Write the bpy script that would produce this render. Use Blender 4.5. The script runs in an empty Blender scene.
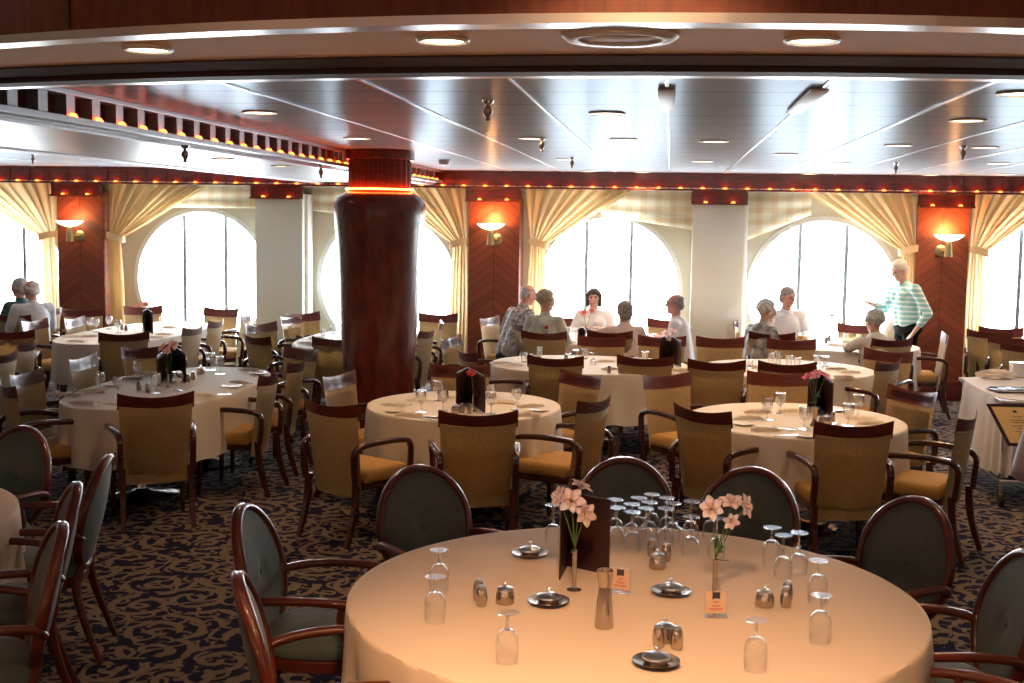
import bpy, bmesh, math, random
from math import sin, cos, pi, sqrt, atan2, radians
from mathutils import Vector, Matrix
random.seed(7)
sc = bpy.context.scene
COL = sc.collection
# ------------------------------------------------------------------ camera
FPX = 1250.0; YAW = math.atan(156/1250); PITCH = math.atan(123.8/1250); ROLL = .015; EYE = 2.12
_f = Vector((-sin(YAW)*cos(PITCH), cos(YAW)*cos(PITCH), -sin(PITCH)))
_r0 = Vector((cos(YAW), sin(YAW), 0)); _u0 = _r0.cross(_f)
_r = _r0*cos(ROLL)+_u0*sin(ROLL); _u = _u0*cos(ROLL)-_r0*sin(ROLL)
cd = bpy.data.cameras.new('camera'); cam = bpy.data.objects.new('camera', cd); COL.objects.link(cam)
cd.sensor_width = 36; cd.lens = FPX/1024*36; cd.clip_start = .05; cd.clip_end = 200
M = Matrix((_r, _u, -_f)).transposed().to_4x4(); M.translation = Vector((0, 0, EYE)); cam.matrix_world = M
sc.camera = cam
def _ray(x, y): return _f+_r*((x-512)/FPX)+_u*((341.5-y)/FPX)
def atz(x, y, z):
    d = _ray(x, y); t = (z-EYE)/d.z; return Vector((d.x*t, d.y*t, z))
def aty(x, y, Y):
    d = _ray(x, y); t = Y/d.y; return Vector((d.x*t, Y, EYE+d.z*t))
def pxof(p):
    q = Vector(p)-Vector((0, 0, EYE)); f = q.dot(_f); return (512+FPX*q.dot(_r)/f, 341.5-FPX*q.dot(_u)/f)

# ------------------------------------------------------------------ materials
def newmat(name):
    m = bpy.data.materials.new(name); m.use_nodes = True
    nt = m.node_tree; b = nt.nodes['Principled BSDF']; return m, nt, b
def P(name, col, rough=.5, metal=0, var=0, vscale=8, bump=0, bscale=60, coat=0, sheen=0, spec=.5, vcol=None, stretch=None, aniso=0):
    m, nt, b = newmat(name)
    b.inputs['Base Color'].default_value = (*col, 1); b.inputs['Roughness'].default_value = rough
    b.inputs['Metallic'].default_value = metal; b.inputs['Coat Weight'].default_value = coat
    b.inputs['Coat Roughness'].default_value = .08; b.inputs['Sheen Weight'].default_value = sheen
    b.inputs['Specular IOR Level'].default_value = spec; b.inputs['Anisotropic'].default_value = aniso
    tc = nt.nodes.new('ShaderNodeTexCoord'); mp = nt.nodes.new('ShaderNodeMapping')
    nt.links.new(tc.outputs['Object'], mp.inputs[0])
    if stretch: mp.inputs['Scale'].default_value = stretch
    if var or vcol:
        n = nt.nodes.new('ShaderNodeTexNoise'); n.inputs['Scale'].default_value = vscale; n.inputs['Detail'].default_value = 5
        nt.links.new(mp.outputs[0], n.inputs[0])
        mx = nt.nodes.new('ShaderNodeMix'); mx.data_type = 'RGBA'
        c2 = vcol or tuple(max(0, c*(1-var)) for c in col)
        mx.inputs['A'].default_value = (*c2, 1); mx.inputs['B'].default_value = (*col, 1)
        cr = nt.nodes.new('ShaderNodeMapRange'); cr.inputs[1].default_value = .35; cr.inputs[2].default_value = .65
        nt.links.new(n.outputs[0], cr.inputs[0]); nt.links.new(cr.outputs[0], mx.inputs[0])
        nt.links.new(mx.outputs['Result'], b.inputs['Base Color'])
    if bump:
        n2 = nt.nodes.new('ShaderNodeTexNoise'); n2.inputs['Scale'].default_value = bscale; n2.inputs['Detail'].default_value = 4
        nt.links.new(mp.outputs[0], n2.inputs[0])
        bp = nt.nodes.new('ShaderNodeBump'); bp.inputs['Strength'].default_value = bump; bp.inputs['Distance'].default_value = .004
        nt.links.new(n2.outputs[0], bp.inputs['Height']); nt.links.new(bp.outputs[0], b.inputs['Normal'])
    return m
def emis(name, col, s):
    m, nt, b = newmat(name); b.inputs['Base Color'].default_value = (*col, 1)
    b.inputs['Emission Color'].default_value = (*col, 1); b.inputs['Emission Strength'].default_value = s; return m
def wood(name, c1, c2, rough=.25, scale=(1, 1, 1), coat=.5, wscale=6, dirn='X', rot=(0, 0, 0)):
    m, nt, b = newmat(name)
    tc = nt.nodes.new('ShaderNodeTexCoord'); mp = nt.nodes.new('ShaderNodeMapping'); nt.links.new(tc.outputs['Object'], mp.inputs[0])
    mp.inputs['Scale'].default_value = scale; mp.inputs['Rotation'].default_value = rot
    n = nt.nodes.new('ShaderNodeTexNoise'); n.inputs['Scale'].default_value = wscale; n.inputs['Detail'].default_value = 8; n.inputs['Roughness'].default_value = .65
    nt.links.new(mp.outputs[0], n.inputs[0])
    mr = nt.nodes.new('ShaderNodeMapRange'); mr.inputs[1].default_value = .3; mr.inputs[2].default_value = .7
    nt.links.new(n.outputs[0], mr.inputs[0])
    mx = nt.nodes.new('ShaderNodeMix'); mx.data_type = 'RGBA'; mx.inputs['A'].default_value = (*c1, 1); mx.inputs['B'].default_value = (*c2, 1)
    nt.links.new(mr.outputs[0], mx.inputs[0]); nt.links.new(mx.outputs['Result'], b.inputs['Base Color'])
    b.inputs['Roughness'].default_value = rough; b.inputs['Coat Weight'].default_value = coat; b.inputs['Coat Roughness'].default_value = .1
    return m
def math_(nt, op, a, b=None, c=None):
    n = nt.nodes.new('ShaderNodeMath'); n.operation = op
    for i, v in enumerate((a, b, c)):
        if v is None: continue
        if isinstance(v, (int, float)): n.inputs[i].default_value = v
        else: nt.links.new(v, n.inputs[i])
    return n.outputs[0]
def chevron(name):
    m, nt, b = newmat(name)
    tc = nt.nodes.new('ShaderNodeTexCoord'); sx = nt.nodes.new('ShaderNodeSeparateXYZ'); nt.links.new(tc.outputs['Object'], sx.inputs[0])
    ax = math_(nt, 'ABSOLUTE', sx.outputs[0]); s = math_(nt, 'ADD', math_(nt, 'MULTIPLY', ax, .75), sx.outputs[2])
    band = math_(nt, 'FLOOR', math_(nt, 'MULTIPLY', s, 9.0))
    wn = nt.nodes.new('ShaderNodeTexWhiteNoise'); wn.noise_dimensions = '2D'
    cv = nt.nodes.new('ShaderNodeCombineXYZ'); nt.links.new(band, cv.inputs[0]); nt.links.new(math_(nt, 'SIGN', sx.outputs[0]), cv.inputs[1]); nt.links.new(cv.outputs[0], wn.inputs['Vector'])
    fr = math_(nt, 'FRACT', math_(nt, 'MULTIPLY', s, 9.0)); line = math_(nt, 'LESS_THAN', fr, .07)
    cen = math_(nt, 'LESS_THAN', ax, .004); ln = math_(nt, 'MAXIMUM', line, cen)
    mx = nt.nodes.new('ShaderNodeMix'); mx.data_type = 'RGBA'; mx.inputs['A'].default_value = (.17, .038, .018, 1); mx.inputs['B'].default_value = (.25, .06, .026, 1)
    nt.links.new(wn.outputs['Value'], mx.inputs[0])
    mx2 = nt.nodes.new('ShaderNodeMix'); mx2.data_type = 'RGBA'; mx2.inputs['B'].default_value = (.07, .012, .008, 1)
    nt.links.new(mx.outputs['Result'], mx2.inputs['A']); nt.links.new(ln, mx2.inputs[0]); nt.links.new(mx2.outputs['Result'], b.inputs['Base Color'])
    b.inputs['Roughness'].default_value = .45; b.inputs['Coat Weight'].default_value = 0
    return m
def glassy(name, tint=(1, 1, 1), k=.06, rough=.02, m_=.85):
    m, nt, b = newmat(name); out = nt.nodes['Material Output']; nt.nodes.remove(b)
    tr = nt.nodes.new('ShaderNodeBsdfTransparent'); tr.inputs[0].default_value = (*tint, 1)
    gl = nt.nodes.new('ShaderNodeBsdfGlossy'); gl.inputs['Roughness'].default_value = rough
    lw = nt.nodes.new('ShaderNodeLayerWeight'); lw.inputs['Blend'].default_value = .32
    f = math_(nt, 'ADD', math_(nt, 'MULTIPLY', lw.outputs['Facing'], m_), k); f = math_(nt, 'MINIMUM', math_(nt, 'POWER', f, 1.6), .95)
    mx = nt.nodes.new('ShaderNodeMixShader'); nt.links.new(f, mx.inputs[0]); nt.links.new(tr.outputs[0], mx.inputs[1]); nt.links.new(gl.outputs[0], mx.inputs[2])
    nt.links.new(mx.outputs[0], out.inputs[0]); return m
def fabric_translucent(name, col, stripe=None, tr=.4):
    m, nt, b = newmat(name); out = nt.nodes['Material Output']
    b.inputs['Base Color'].default_value = (*col, 1); b.inputs['Roughness'].default_value = .8
    t = nt.nodes.new('ShaderNodeBsdfTranslucent'); t.inputs[0].default_value = (*col, 1)
    if stripe:
        tc = nt.nodes.new('ShaderNodeTexCoord'); sx = nt.nodes.new('ShaderNodeSeparateXYZ'); nt.links.new(tc.outputs['Object'], sx.inputs[0])
        a = math_(nt, 'GREATER_THAN', math_(nt, 'FRACT', math_(nt, 'MULTIPLY', sx.outputs[0], 5.5)), .55)
        c_ = math_(nt, 'GREATER_THAN', math_(nt, 'FRACT', math_(nt, 'MULTIPLY', sx.outputs[2], 7)), .55)
        s = math_(nt, 'MULTIPLY', math_(nt, 'ADD', a, c_), .5)
        mx = nt.nodes.new('ShaderNodeMix'); mx.data_type = 'RGBA'; mx.inputs['A'].default_value = (*col, 1); mx.inputs['B'].default_value = (*stripe, 1)
        nt.links.new(s, mx.inputs[0]); nt.links.new(mx.outputs['Result'], b.inputs['Base Color']); nt.links.new(mx.outputs['Result'], t.inputs[0])
    ms = nt.nodes.new('ShaderNodeMixShader'); ms.inputs[0].default_value = tr
    nt.links.new(b.outputs[0], ms.inputs[1]); nt.links.new(t.outputs[0], ms.inputs[2]); nt.links.new(ms.outputs[0], out.inputs[0]); return m
def carpet():
    m, nt, b = newmat('scroll_carpet')
    tc = nt.nodes.new('ShaderNodeTexCoord')
    n = nt.nodes.new('ShaderNodeTexNoise'); n.inputs['Scale'].default_value = 7; n.inputs['Detail'].default_value = 2; nt.links.new(tc.outputs['Object'], n.inputs[0])
    vm = nt.nodes.new('ShaderNodeVectorMath'); vm.operation = 'SCALE'; vm.inputs['Scale'].default_value = .045
    nt.links.new(n.outputs['Color'], vm.inputs[0])
    va = nt.nodes.new('ShaderNodeVectorMath'); va.operation = 'ADD'; nt.links.new(tc.outputs['Object'], va.inputs[0]); nt.links.new(vm.outputs[0], va.inputs[1])
    def layer(scale, arms, tw, th, off):
        mp = nt.nodes.new('ShaderNodeMapping'); mp.inputs['Location'].default_value = (off, off*.7, 0); nt.links.new(va.outputs[0], mp.inputs[0])
        v = nt.nodes.new('ShaderNodeTexVoronoi'); v.voronoi_dimensions = '2D'; v.inputs['Scale'].default_value = scale; v.inputs['Randomness'].default_value = .75
        nt.links.new(mp.outputs[0], v.inputs['Vector'])
        d = nt.nodes.new('ShaderNodeVectorMath'); d.operation = 'SUBTRACT'; nt.links.new(mp.outputs[0], d.inputs[0]); nt.links.new(v.outputs['Position'], d.inputs[1])
        s = nt.nodes.new('ShaderNodeSeparateXYZ'); nt.links.new(d.outputs[0], s.inputs[0])
        ang = math_(nt, 'ARCTAN2', s.outputs[1], s.outputs[0]); sc_ = nt.nodes.new('ShaderNodeSeparateColor'); nt.links.new(v.outputs['Color'], sc_.inputs[0])
        hand = math_(nt, 'SIGN', math_(nt, 'SUBTRACT', sc_.outputs[0], .5))
        rr = math_(nt, 'SQRT', math_(nt, 'ADD', math_(nt, 'MULTIPLY', s.outputs[0], s.outputs[0]), math_(nt, 'MULTIPLY', s.outputs[1], s.outputs[1])))
        tw_ = math_(nt, 'MULTIPLY', math_(nt, 'MULTIPLY', rr, tw*scale), hand)
        ph = math_(nt, 'ADD', math_(nt, 'ADD', math_(nt, 'MULTIPLY', ang, arms), tw_), math_(nt, 'MULTIPLY', sc_.outputs[1], 6.28))
        return math_(nt, 'GREATER_THAN', math_(nt, 'SINE', ph), th)
    a = layer(2.7, 1, 21, .36, 0); c = layer(5.6, 2, 13, .60, 3.3)
    k = math_(nt, 'MAXIMUM', a, c)
    n2 = nt.nodes.new('ShaderNodeTexNoise'); n2.inputs['Scale'].default_value = 5; n2.inputs['Detail'].default_value = 3; nt.links.new(tc.outputs['Object'], n2.inputs[0])
    cut = math_(nt, 'LESS_THAN', n2.outputs[0], .60); k = math_(nt, 'MULTIPLY', k, cut)
    mx = nt.nodes.new('ShaderNodeMix'); mx.data_type = 'RGBA'; mx.inputs['A'].default_value = (.010, .012, .042, 1); mx.inputs['B'].default_value = (.215, .16, .118, 1)
    nt.links.new(k, mx.inputs[0])
    n3 = nt.nodes.new('ShaderNodeTexNoise'); n3.inputs['Scale'].default_value = 300; nt.links.new(tc.outputs['Object'], n3.inputs[0])
    bp = nt.nodes.new('ShaderNodeBump'); bp.inputs['Strength'].default_value = .5; bp.inputs['Distance'].default_value = .004
    nt.links.new(n3.outputs[0], bp.inputs['Height']); nt.links.new(bp.outputs[0], b.inputs['Normal'])
    nt.links.new(mx.outputs['Result'], b.inputs['Base Color']); b.inputs['Roughness'].default_value = .95; b.inputs['Specular IOR Level'].default_value = .15
    return m
def ceilmat():
    m, nt, b = newmat('metal_ceiling_panel')
    tc = nt.nodes.new('ShaderNodeTexCoord'); sx = nt.nodes.new('ShaderNodeSeparateXYZ'); nt.links.new(tc.outputs['Object'], sx.inputs[0])
    y = sx.outputs[1]
    f1 = math_(nt, 'FRACT', math_(nt, 'MULTIPLY', math_(nt, 'SUBTRACT', y, 5.62), 1/.62)); l1 = math_(nt, 'LESS_THAN', f1, .02)
    f2 = math_(nt, 'FRACT', math_(nt, 'MULTIPLY', y, 1/.155)); l2 = math_(nt, 'MULTIPLY', math_(nt, 'LESS_THAN', f2, .05), .25)
    l = math_(nt, 'MAXIMUM', l1, l2)
    mx = nt.nodes.new('ShaderNodeMix'); mx.data_type = 'RGBA'; mx.inputs['A'].default_value = (.46, .49, .53, 1); mx.inputs['B'].default_value = (.12, .12, .14, 1)
    nt.links.new(l, mx.inputs[0]); nt.links.new(mx.outputs['Result'], b.inputs['Base Color'])
    b.inputs['Specular IOR Level'].default_value = 0; b.inputs['Roughness'].default_value = .8
    gl = nt.nodes.new('ShaderNodeBsdfGlossy'); gl.inputs[0].default_value = (.80, .90, 1.0, 1); gl.inputs['Roughness'].default_value = .24
    ms = nt.nodes.new('ShaderNodeMixShader'); ms.inputs[0].default_value = .105
    nt.links.new(b.outputs[0], ms.inputs[1]); nt.links.new(gl.outputs[0], ms.inputs[2]); nt.links.new(ms.outputs[0], nt.nodes['Material Output'].inputs[0])
    return m
MT = dict(
    carpet=carpet(), ceil=ceilmat(),
    beige=P('beige_wallcovering', (.74, .70, .56), .75, var=.08, vscale=60, bump=.2),
    linen=P('linen_pillar', (.79, .79, .68), .7, var=.1, vscale=50, stretch=(6, 6, 1), bump=.25),
    mahog=wood('mahogany', (.085, .014, .008), (.20, .036, .018), .22, (1, 1, 6), .6),
    mahog_dark=wood('dark_mahogany', (.022, .006, .005), (.045, .012, .009), .6, (6, 1, 1), 0),
    fascia_wood=wood('diagonal_mahogany', (.075, .012, .006), (.17, .030, .013), .5, (18, 1, 2.5), 0, 3, rot=(0, radians(38), 0)),
    column=wood('column_burl', (.06, .010, .008), (.19, .030, .020), .26, (1, 1, .5), .2, 11),
    chev=chevron('chevron_veneer'),
    steel=P('brushed_steel', (.62, .65, .70), .28, 1.0), bsteel=P('painted_steel', (.30, .31, .34), .38, .5), cellwood=wood('matte_mahogany', (.09, .014, .008), (.17, .028, .014), .55, (1, 1, 6), 0),
    soffit=P('tan_soffit', (.86, .58, .34), .75),
    slot=P('pale_grey_metal', (.80, .82, .85), .5, .4), spk=P('grey_grille', (.66, .60, .54), .7),
    white=P('white_metal', (.75, .75, .75), .4), chrome=P('chrome', (.8, .8, .82), .12, 1.0),
    brass=P('brass', (.55, .44, .22), .3, 1.0),
    bowl=None,
    gold=P('ochre_upholstery', (.44, .31, .155), .8, var=.15, vscale=40, bump=.35, bscale=250, sheen=.15),
    seat=P('ochre_seat_fabric', (.56, .32, .10), .75, var=.12, vscale=30, bump=.3, bscale=250),
    teal=P('teal_grey_upholstery', (.10, .135, .135), .8, var=.12, vscale=40, bump=.3, bscale=250, sheen=.2),
    chairwood=wood('chair_mahogany', (.035, .008, .006), (.08, .017, .010), .22, (1, 1, 4), .6),
    redwood=wood('red_mahogany', (.075, .012, .007), (.155, .026, .012), .32, (1, 1, 4), .3),
    cloth=P('cream_tablecloth', (.78, .63, .53), .75, bump=.55, bscale=7, sheen=.1),
    cloth2=P('white_tablecloth', (.80, .74, .66), .75, bump=.25, bscale=14),
    greycloth=P('grey_white_cloth', (.66, .66, .68), .75, bump=.25, bscale=14),
    napkin=P('cream_napkin', (.90, .82, .72), .8, bump=.2, bscale=40),
    china=P('white_china', (.82, .78, .72), .18), chinap=P('cream_plate', (.84, .74, .58), .3),
    pew=P('pewter', (.50, .43, .37), .24, 1.0), pewd=P('dark_pewter', (.34, .28, .24), .3, 1.0),
    glass=glassy('clear_glass', k=.04), farglass=glassy('table_glass', k=.32), stemglass=glassy('thick_glass', k=.38), footglass=glassy('thin_glass', k=.05, m_=.62), paneglass=glassy('window_glass', k=.0),
    acr=glassy('clear_acrylic', k=.2, rough=.06),
    menu=P('dark_red_menu_cover', (.035, .010, .010), .45), ink=P('dark_ink', (.03, .03, .05), .6),
    card=P('tan_card', (.62, .44, .34), .5), paper=P('cream_menu_page', (.85, .62, .27), .6),
    petalw=P('pale_pink_petal', (.95, .88, .88), .5, vcol=(.92, .70, .70), vscale=30), petalr=P('red_petal', (.65, .06, .07), .5), petalm=P('magenta_petal', (.75, .12, .30), .5, vcol=(.85, .5, .6), vscale=40),
    petalc=P('cream_petal', (.85, .68, .60), .5, vcol=(.85, .45, .40), vscale=30), green=P('leaf_green', (.09, .17, .05), .5, var=.3), petalo=P('salmon_petal', (.85, .42, .34), .5),
    curtain=fabric_translucent('cream_curtain', (.86, .71, .47), tr=.45), valance=fabric_translucent('plaid_valance', (.86, .82, .70), stripe=(.76, .62, .42), tr=.55),
    trimwhite=P('white_window_trim', (.80, .80, .76), .5), mull=P('grey_mullion', (.30, .34, .38), .6),
    black=P('black_plastic', (.02, .02, .02), .4), dark=P('dark_recess', (.05, .045, .04), .6),
    skin=P('skin', (.62, .36, .26), .55, var=.12, vscale=20), skin2=P('ruddy_skin', (.60, .30, .22), .55, var=.12, vscale=20),
    white_cloth=P('white_shirt_fabric', (.80, .80, .82), .8), pink_cloth=P('pale_peach_blouse', (.72, .58, .52), .8),
    cream_cloth=P('cream_blouse', (.66, .60, .52), .8), darkgreen=P('dark_green_top', (.04, .09, .08), .8),
    greymix=P('grey_patterned_blouse', (.50, .46, .42), .8, vcol=(.12, .10, .09), vscale=14), palegreen=P('pale_green_print_top', (.62, .66, .50), .8, vcol=(.40, .38, .34), vscale=12),
    aloha=P('floral_print_shirt', (.62, .60, .56), .8, vcol=(.14, .10, .10), vscale=22), blackcloth=P('black_trousers', (.008, .008, .010), .9, spec=.1),
    greysleeve=P('grey_sheer_fabric', (.42, .42, .50), .5), greywhite=P('grey_white_shirt', (.60, .62, .64), .8, vcol=(.35, .37, .42), vscale=10),
    hairgrey=P('grey_hair', (.52, .49, .45), .7, var=.35, vscale=60), hairwhite=P('white_hair', (.72, .68, .60), .7, var=.25, vscale=60), hairdark=P('dark_hair', (.03, .022, .02), .5),
    hairblond=P('greying_blond_hair', (.50, .40, .27), .7, var=.35, vscale=60), hairbg=P('grey_brown_hair', (.16, .14, .13), .7, vcol=(.34, .32, .30), vscale=70), lip=P('lip', (.45, .14, .12), .5), eye=P('eye_dark', (.03, .02, .02), .2),
    red=P('red_motif', (.5, .03, .05), .7), lanyard=P('dark_lanyard', (.08, .02, .05), .7), salad=P('salad_green', (.12, .24, .06), .6, vcol=(.5, .15, .05), vscale=50),
)
MT['led'] = emis('amber_led', (1.0, .09, .012), 8); MT['ledring'] = emis('amber_led_strip', (1.0, .10, .015), 16)
MT['bulb'] = emis('warm_downlight_lens', (1.0, .62, .32), 3.0)
MT['bulbdim'] = emis('dim_downlight_lens', (1.0, .72, .45), .8)
_m = emis('glowing_bowl', (1.0, .72, .42), 2.6); MT['bowl'] = _m
def stripes():
    m, nt, b = newmat('aqua_striped_knit'); tc = nt.nodes.new('ShaderNodeTexCoord'); sx = nt.nodes.new('ShaderNodeSeparateXYZ'); nt.links.new(tc.outputs['Object'], sx.inputs[0])
    s = math_(nt, 'GREATER_THAN', math_(nt, 'FRACT', math_(nt, 'MULTIPLY', sx.outputs[2], 18)), .62)
    mx = nt.nodes.new('ShaderNodeMix'); mx.data_type = 'RGBA'; mx.inputs['A'].default_value = (.30, .62, .60, 1); mx.inputs['B'].default_value = (.78, .84, .82, 1)
    nt.links.new(s, mx.inputs[0]); nt.links.new(mx.outputs['Result'], b.inputs['Base Color']); b.inputs['Roughness'].default_value = .85; return m
MT['aqua'] = stripes()

# ------------------------------------------------------------------ mesh helpers
def obj(name, bm, mat, parent=None, smooth=True, loc=None, angle=40):
    if isinstance(mat, str): mat = MT[mat]
    bmesh.ops.recalc_face_normals(bm, faces=bm.faces)
    if smooth:
        for f in bm.faces: f.smooth = True
        lim = radians(angle)
        for e in bm.edges:
            if len(e.link_faces) == 2 and e.calc_face_angle(0) > lim: e.smooth = False
    me = bpy.data.meshes.new(name); bm.to_mesh(me); bm.free(); me.materials.append(mat)
    o = bpy.data.objects.new(name, me); COL.objects.link(o)
    if parent is not None: o.parent = parent
    if loc is not None: o.location = loc
    return o
def empty(name, loc=(0, 0, 0), rz=0):
    o = bpy.data.objects.new(name, None); COL.objects.link(o); o.location = loc; o.rotation_euler = (0, 0, rz); o.empty_display_size = .1; return o
def tag(o, label=None, cat=None, group=None, kind=None):
    if label: o['label'] = label
    if cat: o['category'] = cat
    if group: o['group'] = group
    if kind: o['kind'] = kind
    return o
def copy_tree(o, parent=None):
    c = o.copy(); COL.objects.link(c)
    if parent is not None: c.parent = parent
    for ch in o.children: copy_tree(ch, c)
    return c
def box(bm, c, s, bev=0, rz=0):
    r = bmesh.ops.create_cube(bm, size=1, matrix=Matrix.Translation(c) @ Matrix.Rotation(rz, 4, 'Z') @ Matrix.Diagonal((*s, 1)))
    if bev:
        es = list({e for v in r['verts'] for e in v.link_edges}); bmesh.ops.bevel(bm, geom=es, offset=bev, segments=2, affect='EDGES', profile=.6)
def B(): return bmesh.new()
def bx(c, s, bev=0, rz=0):
    bm = B(); box(bm, c, s, bev, rz); return bm
def smoothpts(pts, n=4):
    pts = [Vector(p) for p in pts]; out = []
    for i in range(len(pts)-1):
        p0 = pts[max(i-1, 0)]; p1 = pts[i]; p2 = pts[i+1]; p3 = pts[min(i+2, len(pts)-1)]
        for k in range(n):
            t = k/n; out.append(.5*((2*p1)+(p2-p0)*t+(2*p0-5*p1+4*p2-p3)*t*t+(3*p1-p0-3*p2+p3)*t**3))
    out.append(pts[-1]); return out
def sweep(bm, pts, prof, side=Vector((1, 0, 0)), scales=None, closed=False):
    """prof: list of (a,b): a along 'side', b along normal"""
    n = len(pts); rings = []
    for i, p in enumerate(pts):
        p = Vector(p)
        if closed: t = (Vector(pts[(i+1) % n])-Vector(pts[i-1])).normalized()
        else: t = (Vector(pts[min(i+1, n-1)])-Vector(pts[max(i-1, 0)])).normalized()
        s = side-t*side.dot(t)
        if s.length < 1e-4: s = Vector((0, 1, 0))-t*t.y
        s.normalize(); nn = t.cross(s); k = scales[i] if scales else 1
        rings.append([bm.verts.new(p+s*a*k+nn*b*k) for a, b in prof])
    m = len(prof)
    for i in range(n if closed else n-1):
        A, C = rings[i], rings[(i+1) % n]
        for j in range(m): bm.faces.new((A[j], A[(j+1) % m], C[(j+1) % m], C[j]))
    if not closed: bm.faces.new(rings[0][::-1]); bm.faces.new(rings[-1])
def rect(w, h, r=.3):
    a, b = w/2, h/2; q = min(a, b)*r
    return [(-a+q, -b), (a-q, -b), (a, -b+q), (a, b-q), (a-q, b), (-a+q, b), (-a, b-q), (-a, -b+q)]
def circ(r, n=10, ry=None): return [(r*cos(2*pi*i/n), (ry or r)*sin(2*pi*i/n)) for i in range(n)]
def lathe(bm, prof, n=24, c=(0, 0, 0), sx=1, sy=1, cap=True):
    c = Vector(c); rings = []
    for r, z in prof:
        if r < 1e-5: rings.append([bm.verts.new(c+Vector((0, 0, z)))])
        else: rings.append([bm.verts.new(c+Vector((r*sx*cos(2*pi*i/n), r*sy*sin(2*pi*i/n), z))) for i in range(n)])
    for A, C in zip(rings, rings[1:]):
        if len(A) == 1 and len(C) == 1: continue
        for i in range(n):
            j = (i+1) % n
            if len(A) == 1: bm.faces.new((A[0], C[j], C[i]))
            elif len(C) == 1: bm.faces.new((A[i], A[j], C[0]))
            else: bm.faces.new((A[i], A[j], C[j], C[i]))
    if cap:
        for R in (rings[0], rings[-1]):
            if len(R) > 1:
                try: bm.faces.new(R)
                except ValueError: pass
def lat(prof, n=24, c=(0, 0, 0), cap=True):
    bm = B(); lathe(bm, prof, n, c, cap=cap); return bm
def sheet(bm, rows, thick=0):
    """grid of points; thick>0 adds a back side"""
    G = [[bm.verts.new(p) for p in r] for r in rows]
    for i in range(len(G)-1):
        for j in range(len(G[0])-1): bm.faces.new((G[i][j], G[i][j+1], G[i+1][j+1], G[i+1][j]))
    if thick: bmesh.ops.solidify(bm, geom=list(bm.faces), thickness=thick)
def lerp(a, b, t): return a+(b-a)*t

# ================================================================== SETTING
DW = 15.9     # window wall
DP = 15.5     # face of the pillars
CZ = 2.68
def struct(name, bm, mat, parent=None, **k):
    o = obj(name, bm, mat, parent, **k)
    if parent is None: o['kind'] = 'structure'
    return o
XL, XR, YB = -12.5, 8.5, -4.5
struct('floor', bx(((XL+XR)/2, (YB+DW)/2+.2, -.05), (XR-XL+.4, DW-YB+.8, .1)), 'carpet', smooth=False)
struct('ceiling', bx(((XL+XR)/2, (4.0+DW+.5)/2, CZ+.05), (XR-XL+.4, DW+.5-4.0, .1)), 'ceil', smooth=False)
struct('ceiling_lounge', bx(((XL+XR)/2, (YB+4.4)/2, 3.35), (XR-XL+.4, 4.4-YB+.4, .1)), 'soffit', smooth=False)
struct('wall_left', bx((XL-.1, (YB+DW)/2, 1.7), (.2, DW-YB+1, 3.5)), 'beige', smooth=False)
struct('wall_right', bx((XR+.1, (YB+DW)/2, 1.7), (.2, DW-YB+1, 3.5)), 'beige', smooth=False)
struct('wall_back', bx(((XL+XR)/2, YB-.1, 1.7), (XR-XL+.4, .2, 3.5)), 'mahog', smooth=False)
# window wall with round openings
WIN = [(-8.95, 1.25), (-6.12, 1.25), (-3.62, 1.25), (-.77, 1.25), (1.90, 1.25), (4.55, 1.25), (7.2, 1.25)]; WR = .90
cuts = [XL]+[(WIN[i][0]+WIN[i+1][0])/2 for i in range(len(WIN)-1)]+[XR]
bm = B(); N = 64
for i, (wx, wz) in enumerate(WIN):
    x0, x1 = cuts[i], cuts[i+1]
    for yy in (DW, DW+.18):
        inner = []; outer = []
        for k in range(N):
            a = 2*pi*k/N; ca, sa = cos(a), sin(a)
            inner.append(bm.verts.new((wx+WR*ca, yy, wz+WR*sa)))
            ts = []
            if ca > 1e-9: ts.append((x1-wx)/ca)
            if ca < -1e-9: ts.append((x0-wx)/ca)
            if sa > 1e-9: ts.append((2.72-wz)/sa)
            if sa < -1e-9: ts.append((0-wz)/sa)
            t = min(ts); outer.append(bm.verts.new((wx+t*ca, yy, wz+t*sa)))
        for k in range(N): bm.faces.new((inner[k], inner[(k+1) % N], outer[(k+1) % N], outer[k]))
struct('wall_far', bm, 'beige', smooth=False)
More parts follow.
